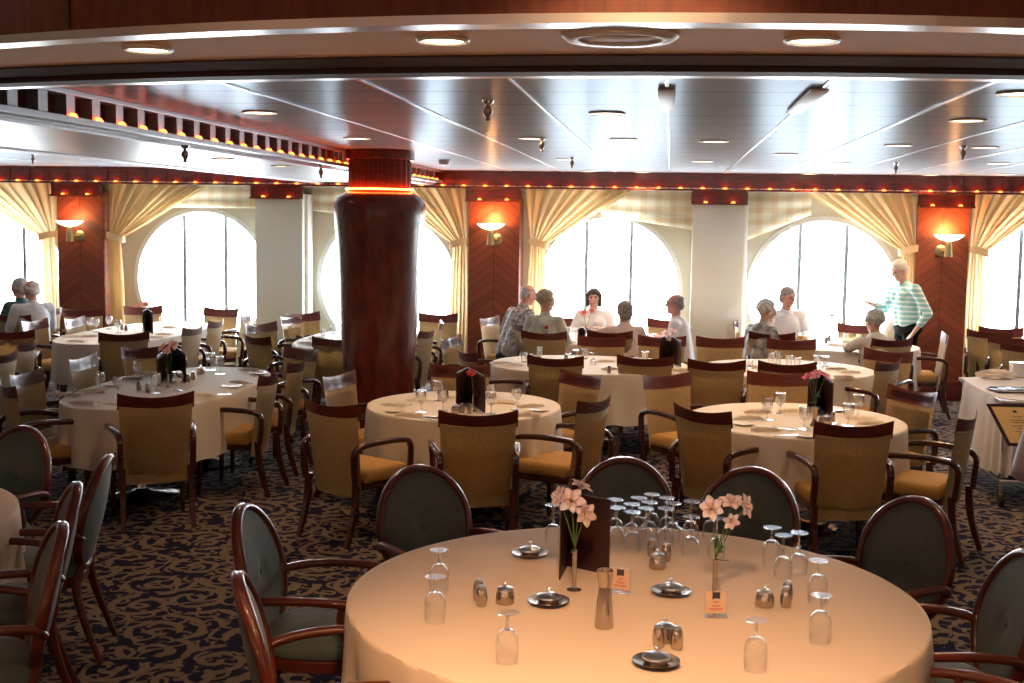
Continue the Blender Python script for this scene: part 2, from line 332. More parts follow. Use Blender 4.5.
for i, (wx, wz) in enumerate(WIN):
    w = empty('window_%d' % (i+1), (wx, DW, wz)); w['kind'] = 'structure'
    bm = B()   # reveal + trim ring
    pr = [(WR+.045, -.025), (WR+.045, .0), (WR, .0), (WR-.005, .18), (WR-.02, .18), (WR-.012, -.02)]
    pts = [(cos(2*pi*k/N), sin(2*pi*k/N)) for k in range(N)]
    R = [[bm.verts.new((r*c, y, r*s)) for r, y in pr] for c, s in pts]
    for k in range(N):
        for j in range(len(pr)): bm.faces.new((R[k][j], R[k][(j+1) % len(pr)], R[(k+1) % N][(j+1) % len(pr)], R[(k+1) % N][j]))
    obj('window_frame', bm, 'trimwhite', w)
    for mx in (-.285, .285):
        h = sqrt(WR*WR-mx*mx)
        obj('mullion', bx((mx, .12, 0), (.045, .05, 2*h-.02)), 'mull', w, smooth=False)
    bm = B(); lathe(bm, [(0, 0), (WR-.01, 0), (WR-.01, .008), (0, .008)], 48)
    bmesh.ops.rotate(bm, verts=bm.verts, cent=(0, 0, 0), matrix=Matrix.Rotation(pi/2, 3, 'X')); bmesh.ops.translate(bm, verts=bm.verts, vec=(0, .15, 0))
    obj('pane', bm, 'paneglass', w, smooth=False)
    ld = bpy.data.lights.new('daylight_portal', 'AREA'); ld.shape = 'SQUARE'; ld.size = 1.8; ld.cycles.is_portal = True
    lo = bpy.data.objects.new('daylight_portal', ld); COL.objects.link(lo); lo.location = (wx, DW+.25, wz); lo.rotation_euler = (-pi/2, 0, 0)
struct('baseboard_far', bx(((XL+XR)/2, DW-.015, .06), (XR-XL, .03, .12), .004), 'mahog')
# pillars
WOOD = [(-7.62, .62), (-2.18, .64), (3.23, .60)]
LIN = [(-4.95, .62), (.58, .62)]
PZ = 2.31
for cx, w in WOOD:
    pil = struct('pillar', bx((0, (DW-DP)/2, PZ/2+.02), (w, DW-DP, PZ+.1)), 'chev', smooth=False, loc=(cx, DP, 0))
    obj('plinth', bx((0, (DW-DP)/2-.012, .11), (w+.03, DW-DP+.02, .22), .006), 'mahog', pil)
for cx, w in LIN:
    pil = struct('pillar', bx((0, (DW-DP)/2, PZ/2+.02), (w, DW-DP, PZ+.1)), 'linen', smooth=False, loc=(cx, DP, 0))
    obj('corner_bead', bx((w/2+.025, (DW-DP)/2, PZ/2+.02), (.05, .2, PZ+.1), .02), 'trimwhite', pil)
    obj('plinth', bx((0, (DW-DP)/2-.012, .08), (w+.02, DW-DP+.02, .16), .006), 'mahog', pil)
# fascia with cells and small lamps, straight runs along x or y
def led_mesh():
    bm = B(); lathe(bm, [(0, .018), (.016, .014), (.022, .004), (.026, 0), (0, 0)], 12); return bm
_led = [None]
def led(p, label, group):
    if _led[0] is None:
        o = obj('accent_lamp', led_mesh(), 'led'); _led[0] = o
    else:
        o = _led[0].copy(); COL.objects.link(o)
    o.location = p; tag(o, label, 'lamp', group); return o
TN = [0]
def trim(bm, mat, smooth=False):
    TN[0] += 1; return struct('trim_%d' % TN[0], bm, mat, smooth=smooth)
def fascia_x(x0, x1, y, z0, z1, step, label, group, lights=True, cx0=None):
    bm = B(); box(bm, ((x0+x1)/2, y+.10, (z0+z1)/2), (x1-x0, .04, z1-z0))
    box(bm, ((x0+x1)/2, y+.05, z0+.012), (x1-x0, .13, .024)); box(bm, ((x0+x1)/2, y+.06, z1-.01), (x1-x0, .06, .02))
    n = max(1, round((x1-x0)/step)); st = (x1-x0)/n
    for i in range(n+1): box(bm, (x0+i*st, y+.075, (z0+z1)/2), (.016, .03, z1-z0-.03))
    trim(bm, 'mahog')
    if lights:
        for i in range(n): led((x0+(i+.5)*st, y+.035, z0+.024), label, group)
LG = 'accent lamps on the window fascia'
LL = 'tiny glowing amber lamp on the long mahogany fascia above the curtains'
FX0 = -2.92
fascia_x(-11.0, 4.42, DP-.42, 2.47, CZ, .2595, LL, LG)
# soffit between window fascia and wall
trim(bx(((XL+XR)/2, (DP-.35+DW)/2, 2.49), (XR-XL, DW-DP+.36, .03)), 'trimwhite')
for cx, w in WOOD+LIN:
    fascia_x(cx-w/2-.02, cx+w/2+.02, DP-.16, PZ, 2.475, .31, 'tiny glowing amber lamp on the short mahogany block over a pillar', 'accent lamps above the pillars')
# right-hand return of the fascia, running towards the room
bm = B(); x = 4.5
box(bm, (x+.03, 12.0, 2.575), (.04, 6.2, .21)); box(bm, (x-.02, 12.0, 2.482), (.13, 6.2, .024))
for i in range(24): box(bm, (x, 9.0+i*.26, 2.575), (.03, .016, .18))
trim(bm, 'mahog')
# dropped metal beam running from the near left to the windows: fascia facing the room
BX = -2.45   # face of the beam
bxf = lambda y: -2.95+.0*y
p0 = atz(75, 97, CZ); p1 = atz(320, 145, CZ); p2 = atz(430, 168, CZ)
BXW = (p0.x+p1.x+p2.x)/3
BZ = 2.535
y0b, y1b = 3.2, DP-.42
bm = B(); box(bm, (BXW-.02, (y0b+y1b)/2, (BZ+CZ)/2), (.03, y1b-y0b, CZ-BZ)); 
trim(bm, 'cellwood')
bm = B(); box(bm, (BXW+.03, (y0b+y1b)/2, CZ-.012), (.10, y1b-y0b, .024), .003); box(bm, (BXW+.03, (y0b+y1b)/2, BZ+.008), (.11, y1b-y0b, .03), .003)
step = .262; yy = y0b+.05; k = 0; pys = []
while yy < y1b-.3:
    if yy < 9.9: box(bm, (BXW+.025, yy, (BZ+CZ)/2), (.06, .085, CZ-BZ-.03))
    else: box(bm, (BXW+.02, yy, (BZ+CZ)/2), (.03, .03, CZ-BZ-.03))
    pys.append(yy); yy += step
trim(bm, 'bsteel')
for i, yy in enumerate(pys):
    if 5.4 < yy < 14.8: led((BXW+.064, yy, BZ+.022), 'tiny glowing amber lamp at the foot of a steel post on the dropped beam', 'accent lamps on the dropped beam')
bm = B(); BW = 1.55
box(bm, (BXW-BW/2, (y0b+y1b)/2, BZ-.0), (BW, y1b-y0b, .03))
box(bm, (BXW-.10, (y0b+y1b)/2, BZ-.022), (.16, y1b-y0b, .02), .004)
for dx in (.03, .09, .15): box(bm, (BXW-BW+dx, (y0b+y1b)/2, BZ-.02), (.03, y1b-y0b, .018), .004)
trim(bm, 'bsteel')
trim(bx((BXW-BW+.01, (y0b+y1b)/2, (BZ+CZ)/2), (.03, y1b-y0b, CZ-BZ)), 'white')
# steel seams of the ceiling, in depth
for i, sx in enumerate((-1.92, -1.29, -.66, -.03, .61, 1.24, 1.88, 2.52, 3.16, 3.8)):
    trim(bx((sx, 9.9, CZ-.004), (.016 if i % 2 else .010, 10.3, .006)), 'steel' if i not in (3,) else 'black')
for sx in (-5.3, -6.2, -7.1, -8.0, -8.9): trim(bx((sx, 9.9, CZ-.004), (.02, 10.3, .008)), 'steel')
# near arched beam: diagonal-veneer face, steel edge, tan soffit, dark mould
def yawpt(X, d, z):  # X right, d forward in the camera's heading
    return Vector((X*cos(YAW)-d*sin(YAW), X*sin(YAW)+d*cos(YAW), z))
SZ = EYE+.40
near = lambda X: 2.63-.178*X+.148*X*X if abs(X) < 1.6 else None
def nearf(X):
    Xc = max(-2.2, min(2.2, X)); v = 2.63-.178*Xc+.140*Xc*Xc; return v+(X-Xc)*(-.178+.28*Xc)
def farf(X):
    Xc = max(-2.6, min(2.6, X)); v = 3.43-.185*Xc+.088*Xc*Xc; return v+(X-Xc)*(-.185+.176*Xc)
XS = [-4.2+8.4*i/60 for i in range(61)]
def arcstrip(prof, f):
    bm = B(); rings = []
    for X in XS:
        rings.append([bm.verts.new(yawpt(X, f(X)+dy, z)) for dy, z in prof])
    m = len(prof)
    for i in range(60):
        for j in range(m): bm.faces.new((rings[i][j], rings[i+1][j], rings[i+1][(j+1) % m], rings[i][(j+1) % m]))
    bm.faces.new(rings[0]); bm.faces.new(rings[-1][::-1]); return bm
trim(arcstrip([(-.02, SZ+.014), (.02, SZ+.014), (.02, 3.3), (-.02, 3.3)], nearf), 'fascia_wood', True)
trim(arcstrip([(-.03, SZ-.006), (.045, SZ-.006), (.045, SZ+.014), (-.03, SZ+.014)], nearf), 'steel', False)
bm = B(); rings = []
for X in XS: rings.append([bm.verts.new(yawpt(X, nearf(X)+.04, SZ+.0)), bm.verts.new(yawpt(X, farf(X)-.28, SZ)), bm.verts.new(yawpt(X, farf(X)-.28, SZ+.05)), bm.verts.new(yawpt(X, nearf(X)+.05, SZ+.05))])
for i in range(60):
    for j in range(4): bm.faces.new((rings[i][j], rings[i+1][j], rings[i+1][(j+1) % 4], rings[i][(j+1) % 4]))
trim(bm, 'soffit')
trim(arcstrip([(-.30, SZ+.05), (-.30, SZ-.005), (-.20, SZ-.015), (-.20, SZ-.005), (-.10, SZ-.005), (-.10, SZ-.02), (0, SZ-.02), (0, 3.3), (-.05, 3.3), (-.05, SZ+.05)], farf), 'mahog_dark', False)
trim(arcstrip([(.0, SZ-.018), (.07, SZ-.018), (.07, SZ+.02), (.0, SZ+.02)], farf), 'steel', False)
for pxx in (73, 1001):
    a = atz(pxx, 40, SZ+.3)
    trim(bx(yawpt((pxx-512)/FPX*2.95, nearf((pxx-512)/FPX*2.95)-.022, SZ+.35), (.008, .01, .66)), 'black')

# ------------------------------------------------------------------ column
CX, CY = -2.12, 10.75
cpos = (atz(380, 148, CZ)*1.0); CX, CY = cpos.x*1.035, cpos.y*1.035
col = empty('column', (CX, CY, 0)); col['kind'] = 'structure'
obj('column_shaft', lat([(.30, 0), (.30, .08), (.285, .10), (.30, .5), (.318, .9), (.345, 1.4), (.372, 1.9), (.392, 2.12), (.395, 2.22), (.375, 2.27), (.30, 2.315), (.27, 2.33), (.27, 2.34), (0, 2.34)], 64), 'column', col, angle=50)
bm = B(); n = 96; R = []
for z in (2.335, 2.60):
    R.append([bm.verts.new(((.262+.010*(1 if (i//2) % 2 else -1))*cos(2*pi*i/n), (.262+.010*(1 if (i//2) % 2 else -1))*sin(2*pi*i/n), z)) for i in range(n)])
for i in range(n): bm.faces.new((R[0][i], R[0][(i+1) % n], R[1][(i+1) % n], R[1][i]))
bm.faces.new(R[0][::-1]); bm.faces.new(R[1])
obj('fluted_neck', bm, 'cellwood', col, smooth=False)
obj('collar', lat([(.28, 2.59), (.298, 2.60), (.298, 2.66), (.29, CZ-.002), (0, CZ-.002), ], 64), 'column', col)
bm = B(); sweep(bm, [(.288*cos(2*pi*i/64), .288*sin(2*pi*i/64), 2.345) for i in range(64)], circ(.007, 6), side=Vector((0, 0, 1)), closed=True)
obj('light_strip', bm, 'ledring', col)

# ------------------------------------------------------------------ curtains
def drape(x0, x1, xt, zt, xb0, xb1, zb, label, y=DP+.05, npl=9, sag=.12):
    """x0 pillar side, x1 far end of the heading, gathered at xt"""
    root = empty('curtain', ((x0+x1)/2, y, 0)); tag(root, label, 'curtain', 'cream curtains at the round windows'); ox = (x0+x1)/2
    s = 1 if x1 > x0 else -1; zt0 = 2.475; nu, nv = 90, 26
    rows = []
    wt = .17
    for j in range(nv+1):
        v = j/nv; row = []
        for i in range(nu+1):
            u = i/nu; X0 = lerp(x0, x1, u); X1 = xt-s*wt/2+s*wt*u
            vv = v
            x = lerp(X0, X1, vv**(1.0)); z = lerp(zt0, zt+u*-.02, vv)
            bulge = sin(pi*v)*sag*u*1.0
            x += s*bulge*(-.35 if u > .2 else 0)*0+s*sin(pi*v)*(-.10)*u
            z -= sin(pi*v)*sag*u*.6
            amp = lerp(.035, .014, v); ph = u*npl*2*pi
            row.append((x-ox+.01*sin(ph*1.3)*(1-v), sin(ph)*amp+.02*sin(ph*.37+1), z))
        rows.append(row)
    bm = B(); sheet(bm, rows, .004); obj('drape', bm, 'curtain', root)
    rows = []
    for j in range(15):
        v = j/14; row = []
        for i in range(41):
            u = i/40; xa = lerp(xt-s*wt/2, xb0, min(1, v*1.6)); xb = lerp(xt+s*wt/2, xb1, min(1, v*1.6))
            bul = sin(pi*min(1, v*1.3))*.04*(u-.5)
            row.append((lerp(xa, xb, u)-ox+s*bul, sin(u*5*2*pi+v)*.028+.01*sin(u*17), lerp(zt, zb, v)))
        rows.append(row)
    bm = B(); sheet(bm, rows, .004); obj('hanging_tail', bm, 'curtain', root)
    bm = B(); pts = [(xt-ox+s*(-wt/2-.02), .05, zt+.02+0), (xt-ox-s*wt/2, -.045, zt+.03), (xt-ox+s*wt/4, -.06, zt-.0), (xt-ox+s*(wt/2+.03), -.03, zt-.03), (xt-ox+s*(wt/2+.04), .03, zt-.02)]
    sweep(bm, smoothpts(pts), rect(.085, .012), side=Vector((0, 0, 1))); obj('tieback', bm, 'curtain', root)
    return root
def X(px, py=230, Y=DP): return aty(px, py, Y).x
drape(X(521, 200), X(634, 196), X(537, 246), 1.80, X(528), X(546), .03, 'cream curtain swept left, beside the people seated at the window and the lit wood pillar')
drape(X(921, 205), X(806, 200), X(911, 246), 1.80, X(921), X(903), .03, 'cream curtain swept right, behind the standing woman in the aqua striped sweater')
drape(X(971, 205), X(1075, 205), X(979, 248), 1.80, X(968, 330), X(984, 330), .03, 'cream curtain falling to the carpet at the far right of the wall')
drape(X(107, 190), X(208, 190), X(113, 242), 1.79, X(108), X(121), .03, 'cream curtain gathered just right of the leftmost wood pillar')
drape(X(57, 190), X(-55, 190), X(46, 242), 1.79, X(55), X(42), .03, 'cream curtain gathered just left of the leftmost wood pillar')
drape(X(468, 195), X(372, 195), X(459, 246), 1.79, X(466), X(449), .03, 'cream curtain between the big mahogany column and the middle lit pillar')
def valance(x0, x1, zl, zr, label, y=DP+.16):
    rows = []; ox = (x0+x1)/2
    for j in range(13):
        v = j/12; row = []
        for i in range(31):
            u = i/30; zb = lerp(zl, zr, u)-.04*sin(pi*u)*0
            row.append((lerp(x0, x1, u)-ox, .02*sin(v*9)+.01*sin(u*7+v*3), lerp(2.475, zb, v)+.012*sin(v*20)*v))
        rows.append(row)
    bm = B(); sheet(bm, rows, .005); o = obj('valance', bm, 'valance', loc=(ox, y, 0)); tag(o, label, 'valance', 'plaid window valances'); return o
valance(X(600), X(693), 2.16, 1.99, 'pale plaid valance over the window where five people sit, left of a linen pillar')
valance(X(745), X(812), 1.86, 2.20, 'pale plaid valance hanging low at its left corner, right of the linen pillar')
valance(X(165), X(256), 2.18, 2.18, 'pale plaid valance over the big bright window left of the left linen pillar')
valance(X(309), X(352), 2.16, 2.10, 'pale plaid valance partly hidden behind the big mahogany column')
# ------------------------------------------------------------------ sconces
def sconce(px, py, label, s, power):
    p = aty(px, py, DP-.16)
    cx = min(WOOD, key=lambda w: abs(w[0]-p.x))[0]
    r = empty('wall_sconce', (p.x, DP-.17, p.z)); tag(r, label, 'wall lamp')
    obj('glass_bowl', lat([(.015, -.075), (.06, -.068), (.12, -.045), (.16, -.015), (.172, .004), (.165, .004), (.12, -.035), (0, -.055)], 32), 'bowl', r)
    obj('lamp_body', lat([(.0, -.26), (.045, -.26), (.05, -.255), (.043, -.17), (.034, -.09), (.03, -.07), (0, -.07)], 24), 'brass', r)
    bm = B(); lathe(bm, [(0, 0), (.07, 0), (.07, .012), (.045, .022), (0, .026)], 24); bmesh.ops.rotate(bm, verts=bm.verts, cent=(0, 0, 0), matrix=Matrix.Rotation(pi/2, 3, 'X')); bmesh.ops.translate(bm, verts=bm.verts, vec=(s*.055, .168, -.19))
    obj('wall_plate', bm, 'brass', r)
    bm = B(); sweep(bm, [(s*.055, .16, -.19), (s*.03, .08, -.19), (0, .03, -.19)], circ(.014, 8)); obj('bracket', bm, 'brass', r)
    l = bpy.data.lights.new('sconce_light', 'POINT'); l.energy = power; l.color = (1, .38, .10); l.shadow_soft_size = .04
    lo = bpy.data.objects.new('sconce_light', l); COL.objects.link(lo); lo.location = (p.x, DP-.20, p.z+.06)
sconce(491, 224, 'brass wall lamp with glowing bowl on the middle wood pillar right of the column', 1, 6.5)
sconce(949, 235, 'brass wall lamp with glowing bowl on the pillar right of the standing woman', -1, 6.5)
sconce(70, 221, 'brass wall lamp with white bowl on the leftmost wood pillar', 1, 2)

# ------------------------------------------------------------------ ceiling fittings
DL = {}
def downlight(p, label, bright=True, r=.10, steel='white', up=False):
    key = (bright, r)
    if key not in DL:
        t = empty('downlight', p)
        bm = B(); lathe(bm, [(r, 0), (r*1.12, -.005), (r*1.28, -.005), (r*1.34, 0), (r*1.28, .004), (r, .004)], 32, cap=False)
        bm.verts.ensure_lookup_table(); obj('trim_ring', bm, steel, t)
        obj('lens', lat([(0, .0015), (r*.72, .0015), (r*.95, -.002), (r, -.002), (r, .003), (0, .003)], 28), 'bulb' if bright else 'bulbdim', t)
        DL[key] = t
    else: t = copy_tree(DL[key])
    t.location = p; tag(t, label, 'ceiling light', 'round recessed downlights'); return t
def spot(p, e, size=100, blend=.8, col=(1, .60, .30), rad=.06, aim=(0, 0, -1)):
    l = bpy.data.lights.new('downlight_or_fill_beam', 'SPOT'); l.energy = e; l.spot_size = radians(size); l.spot_blend = blend; l.color = col; l.shadow_soft_size = rad
    o = bpy.data.objects.new('downlight_or_fill_beam', l); COL.objects.link(o); o.location = p
    o.rotation_euler = Vector(aim).to_track_quat('-Z', 'Y').to_euler(); return o
ceil_dl = [(607, 113, 'in front of the column, upper middle of the bright ceiling'), (533, 138, 'right of the hanging sprinkler'), (623, 139, 'beneath the frontmost one, middle of the ceiling'), (714, 141, 'just right of the slot vent line'), (703, 161, 'behind another right of the slot vent line'), (566, 159, 'above the two sprinklers'),
 (588, 171, 'nearest the fascia over the five seated people'), (642, 172, 'nearest the fascia over the linen pillar'), (968, 120, 'large, upper right of the ceiling'), (898, 145, 'above the standing woman'), (985, 147, 'close to the right-hand sprinkler'), (786, 154, 'over the right-hand round window'),
 (999, 163, 'at the far right before the last row'), (841, 163, 'faint, over the curtain swept right'), (808, 174, 'nearest the fascia over the right window'), (1006, 174, 'nearest the far right corner of the fascia'), (918, 177, 'nearest the fascia above the right sconce'), (1020, 93, 'cut by the right edge of the photograph'), (260, 112, 'beside the glowing dropped beam, left'), (357, 138, 'just above the collar of the big column'), (89, 159, 'on the far left ceiling beyond the dropped beam')]
for i, (x, y, l) in enumerate(ceil_dl):
    p = atz(x, y, CZ-.001); p.z = CZ-.004
    if p.y > DP-.55: p.y = DP-.6
    downlight(p, 'small round recessed ceiling light '+l, True, .075)
    spot(p+Vector((0, 0, -.03)), 15 if p.y > 9 else (16 if p.x < -2 else 9), 120)
for x, y, l in ((223, 158.7, 'in the underside of the dropped beam, left one of two'), (281, 166, 'in the underside of the dropped beam, nearer the column')):
    p = atz(x, y, BZ-.02); p.z = BZ-.02; downlight(p, 'small round recessed light '+l, True, .06)
for x, y, l in ((148, 48, 'left'), (443, 39, 'middle'), (812, 39, 'right')):
    p = atz(x, y, SZ-.002); p.z = SZ-.005; downlight(p, 'large warm recessed light in the tan beam overhead, %s' % {'left': 'leftmost of three', 'middle': 'just left of the speaker', 'right': 'rightmost of three'}[l], True, .046)
p = atz(620, 36, SZ-.002); p.z = SZ-.004
sp = empty('ceiling_speaker', p); tag(sp, 'large round speaker grille in the tan beam between two recessed lights', 'speaker')
bm = B(); lathe(bm, [(.09, .003), (.092, -.008), (.118, -.008), (.128, 0), (.128, .003)], 40, cap=False); obj('trim_ring', bm, 'white', sp)
obj('grille', lat([(0, -.004), (.085, -.004), (.092, .0), (.092, .003), (0, .003)], 40), 'spk', sp)
# slot vents
for x0, y0, x1, y1, w, l in ((666, 87, 668, 107, .075, 'grey slot vent in the middle of the bright ceiling, straight above the centre seam'), (818, 87, 796, 110, .075, 'grey slot vent slanting along the seam right of the centre vent')):
    a = atz(x0, y0, CZ); c = atz(x1, y1, CZ)
    o = obj('slot_vent', bx((0, 0, 0), (w, (c.y-a.y), .012), .003), 'slot', loc=((a.x+c.x)/2, (a.y+c.y)/2, CZ-.012)); tag(o, l, 'vent')
def sprinkler(x, y, label, s=1.0, z=CZ):
    s *= .8
    p = atz(x, y, z-.05); r = empty('ceiling_sprinkler', (p.x, p.y, z)); tag(r, label, 'sprinkler', 'ceiling sprinklers')
    obj('escutcheon', lat([(0, 0), (.035*s, 0), (.03*s, -.012), (.016*s, -.02), (0, -.02)], 16), 'chrome', r)
    obj('nozzle', lat([(.012*s, -.018), (.014*s, -.03), (.028*s, -.04), (.03*s, -.06), (.018*s, -.075), (.01*s, -.085), (.02*s, -.09), (.004*s, -.10), (0, -.10)], 14), 'pewd', r)
for a in ((488, 111, 'large dark sprinkler hanging from the ceiling right of the column', 1.0), (542, 145, 'small sprinkler beside the recessed light right of the column', .8), (572, 163, 'small sprinkler above the window with five people', .8), (963, 153, 'dark sprinkler near the upper right recessed lights', .9), (896, 168, 'small sprinkler above the standing woman', .8)): sprinkler(*a)
sprinkler(185, 154, 'dark sprinkler under the dropped beam at the left', .9, BZ-.03); sprinkler(321, 172, 'small sprinkler under the dropped beam beside the column', .8, BZ-.03); sprinkler(33, 159, 'small dark sprinkler on the far left ceiling', .8)
p = atz(444.5, 163, CZ-.03); o = obj('smoke_detector', lat([(0, 0), (.06, 0), (.058, -.03), (.045, -.05), (0, -.055)], 24), 'white', loc=(p.x, p.y, CZ-.001)); tag(o, 'round smoke detector on the ceiling right of the column collar', 'smoke detector')

exec_after = []
# ================================================================== CHAIRS
def armchair():
    r = empty('armchair')
    def by(u, z): return -.215-.085*max(0, (z-.30)/.62)+.042*u*u
    def hw(z): return .212+.032*(z-.30)/.6
    rows = []
    for j in range(9):
        z = lerp(.30, .825, j/8); rows.append([(hw(z)*(-1+2*i/12), by(-1+2*i/12, z), z+.016*(j/8)*(-1+2*i/12)**2) for i in range(13)])
    bm = B(); sheet(bm, rows); bmesh.ops.solidify(bm, geom=list(bm.faces), thickness=.05)
    es = [e for e in bm.edges if len(e.link_faces) == 2 and e.calc_face_angle(0) > 1]; bmesh.ops.bevel(bm, geom=es, offset=.014, segments=2, affect='EDGES')
    obj('backrest', bm, 'gold', r, angle=60)
    rows = []
    for j in range(5):
        rows.append([((hw(.9)+.006)*(-1+2*i/14), by(-1+2*i/14, lerp(.80, .92, j/4))+.004, lerp(.800+.016*(-1+2*i/14)**2, .897+.032*(-1+2*i/14)**2, j/4)) for i in range(15)])
    bm = B(); sheet(bm, rows); bmesh.ops.solidify(bm, geom=list(bm.faces), thickness=.056)
    es = [e for e in bm.edges if len(e.link_faces) == 2 and e.calc_face_angle(0) > 1]; bmesh.ops.bevel(bm, geom=es, offset=.006, segments=2, affect='EDGES')
    obj('top_rail', bm, 'redwood', r, angle=50)
    bm = B(); box(bm, (0, .035, .435), (.475, .41, .095), .035)
    for v in bm.verts:
        if v.co.z > .47: v.co.z += .018*(1-min(1, (v.co.x/.24)**2))*(1-min(1, ((v.co.y-.035)/.21)**2))
    obj('seat', bm, 'seat', r, angle=60)
    obj('seat_frame', bx((0, .03, .375), (.455, .39, .05), .006), 'chairwood', r)
    for s in (-1, 1):
        bm = B(); sweep(bm, smoothpts([(s*.236, -.255, .40), (s*.236, -.27, .55), (s*.238, -.262, .615), (s*.248, -.20, .648), (s*.268, -.05, .662), (s*.278, .10, .658), (s*.274, .19, .64), (s*.268, .222, .59), (s*.262, .225, .50), (s*.256, .225, .38)], 4), rect(.040, .036, .4), side=Vector((1, 0, 0)))
        obj('arm', bm, 'chairwood', r, angle=60)
        bm = B(); sweep(bm, [(s*.235, .215, .40), (s*.236, .215, .2), (s*.238, .22, 0)], rect(.042, .042), scales=[1, .85, .62]); obj('leg', bm, 'chairwood', r)
        bm = B(); sweep(bm, smoothpts([(s*.222, -.235, .42), (s*.224, -.25, .25), (s*.226, -.29, .1), (s*.228, -.325, 0)], 3), rect(.04, .045), scales=[1]*4+[.9]*3+[.75]*2+[.65]); obj('leg', bm, 'chairwood', r)
    return r
def roundchair():
    r = empty('round_back_chair'); hw, hh, cz = .235, .26, .685
    def yy(z): return -.235-.22*(z-.45)
    bm = B(); N_ = 40
    pts = [(hw*cos(2*pi*i/N_), yy(cz+hh*sin(2*pi*i/N_))+.03*cos(2*pi*i/N_)**2, cz+hh*sin(2*pi*i/N_)) for i in range(N_)]
    sweep(bm, pts, rect(.044, .029, .6), side=Vector((0, 1, 0)), closed=True); obj('back_frame', bm, 'redwood', r, angle=70)
    for sgn, nm in ((1, 'back_pad'),):
        bm = B(); rings = []
        for side in (1, -1):
            for k in range(9):
                q = (k/8) if side == 1 else 1-(k/8)
                rr = sin(q*pi/2)*.985; dome = cos(q*pi/2)*.032
                if side == 1 and q < .12: dome *= .45
                rings.append([(hw*rr*cos(a), cz+hh*rr*sin(a), side*dome) for a in [2*pi*i/32 for i in range(32)]])
        V_ = []
        for R in rings:
            V_.append([bm.verts.new((x, yy(z)+.03*(x/hw)**2+d, z)) for x, z, d in R])
        for A, C in zip(V_, V_[1:]):
            for i in range(32): bm.faces.new((A[i], A[(i+1) % 32], C[(i+1) % 32], C[i]))
        bm.faces.new(V_[0]); bm.faces.new(V_[-1]); bmesh.ops.remove_doubles(bm, verts=bm.verts, dist=.0005)
        pad = obj(nm, bm, 'teal', r, angle=80)
        bm = B(); bmesh.ops.create_uvsphere(bm, u_segments=12, v_segments=8, radius=.013, matrix=Matrix.Translation((0, yy(cz)+.018, cz)) @ Matrix.Diagonal((1, .6, 1, 1))); obj('button', bm, 'teal', pad)
    bm = B(); rows = []
    prof = [(0, .405), (.9, .405), (1, .42), (1.0, .455), (.93, .48), (.7, .495), (0, .505)]
    N_ = 36; R = []
    for k, z in prof:
        if k == 0: R.append([bm.verts.new((0, 0, z))]); continue
        R.append([bm.verts.new((k*.245*abs(cos(a))**.72*(1 if cos(a) > 0 else -1), k*.24*abs(sin(a))**.72*(1 if sin(a) > 0 else -1), z)) for a in [2*pi*i/N_ for i in range(N_)]])
    for A, C in zip(R, R[1:]):
        for i in range(N_):
            j = (i+1) % N_
            if len(A) == 1: bm.faces.new((A[0], C[j], C[i]))
            elif len(C) == 1: bm.faces.new((A[i], A[j], C[0]))
            else: bm.faces.new((A[i], A[j], C[j], C[i]))
    obj('seat', bm, 'teal', r, angle=60)
    bm = B(); sweep(bm, [(.232*abs(cos(a))**.75*(1 if cos(a) > 0 else -1), .228*abs(sin(a))**.75*(1 if sin(a) > 0 else -1), .385) for a in [2*pi*i/36 for i in range(36)]], rect(.05, .02, .5), side=Vector((0, 0, 1)), closed=True); obj('seat_frame', bm, 'redwood', r)
    for s in (-1, 1):
        bm = B(); sweep(bm, smoothpts([(s*.222, -.262, .60), (s*.245, -.22, .635), (s*.272, -.08, .655), (s*.278, .08, .655), (s*.265, .20, .645), (s*.258, .225, .64)], 4), circ(.021, 10, .017)); arm = obj('arm', bm, 'redwood', r, angle=60)
        bm = B(); sweep(bm, smoothpts([(s*.27, .13, .645), (s*.262, .12, .56), (s*.24, .17, .45), (s*.225, .19, .38)], 3), circ(.019, 8, .016)); obj('arm_support', bm, 'redwood', arm)
        bm = B(); sweep(bm, smoothpts([(s*.205, .195, .40), (s*.212, .215, .25), (s*.216, .225, .12), (s*.225, .24, 0)], 3), circ(.026, 8), scales=[1, 1, .95, .9, .85, .78, .7, .66, .62, .6]); obj('leg', bm, 'redwood', r)
        bm = B(); sweep(bm, smoothpts([(s*.12, yy(.44), .455), (s*.16, -.215, .38), (s*.185, -.25, .22), (s*.20, -.33, 0)], 3), circ(.025, 8), scales=[1, 1, 1, .95, .9, .85, .78, .7, .66, .62]); obj('leg', bm, 'redwood', r)
    return r
# tables: name -> (cx, cy, a, b, skirt bottom, exponent)
TB = dict(T0=(-.10, 4.46, 1.03, 1.045, .30, 2), T12=(-3.86, 4.92, 1.0, 1.0, .30, 2), T1=(-3.87, 9.42, .60, 1.28, .33, 2.6), T2=(-1.46, 8.93, .70, .76, .30, 2), T3=(.90, 8.78, .74, .80, .30, 2),
          T4=(-.72, 11.72, .93, .76, .30, 2.3), T5=(1.12, 11.86, .80, .78, .30, 2), T6=(-.78, 14.3, .80, .78, .30, 2), T7=(1.98, 14.32, .80, .78, .30, 2),
          T8=(-6.02, 13.62, .60, 1.45, .33, 2.6), T9=(-3.42, 13.55, .60, 1.2, .33, 2.6), T10=(-8.6, 14.0, .75, .9, .3, 2), T13=(4.45, 14.5, .7, .9, .3, 2), T14=(-7.3, 10.4, .7, 1.0, .3, 2.3))
ATOP = .915
proto = {}
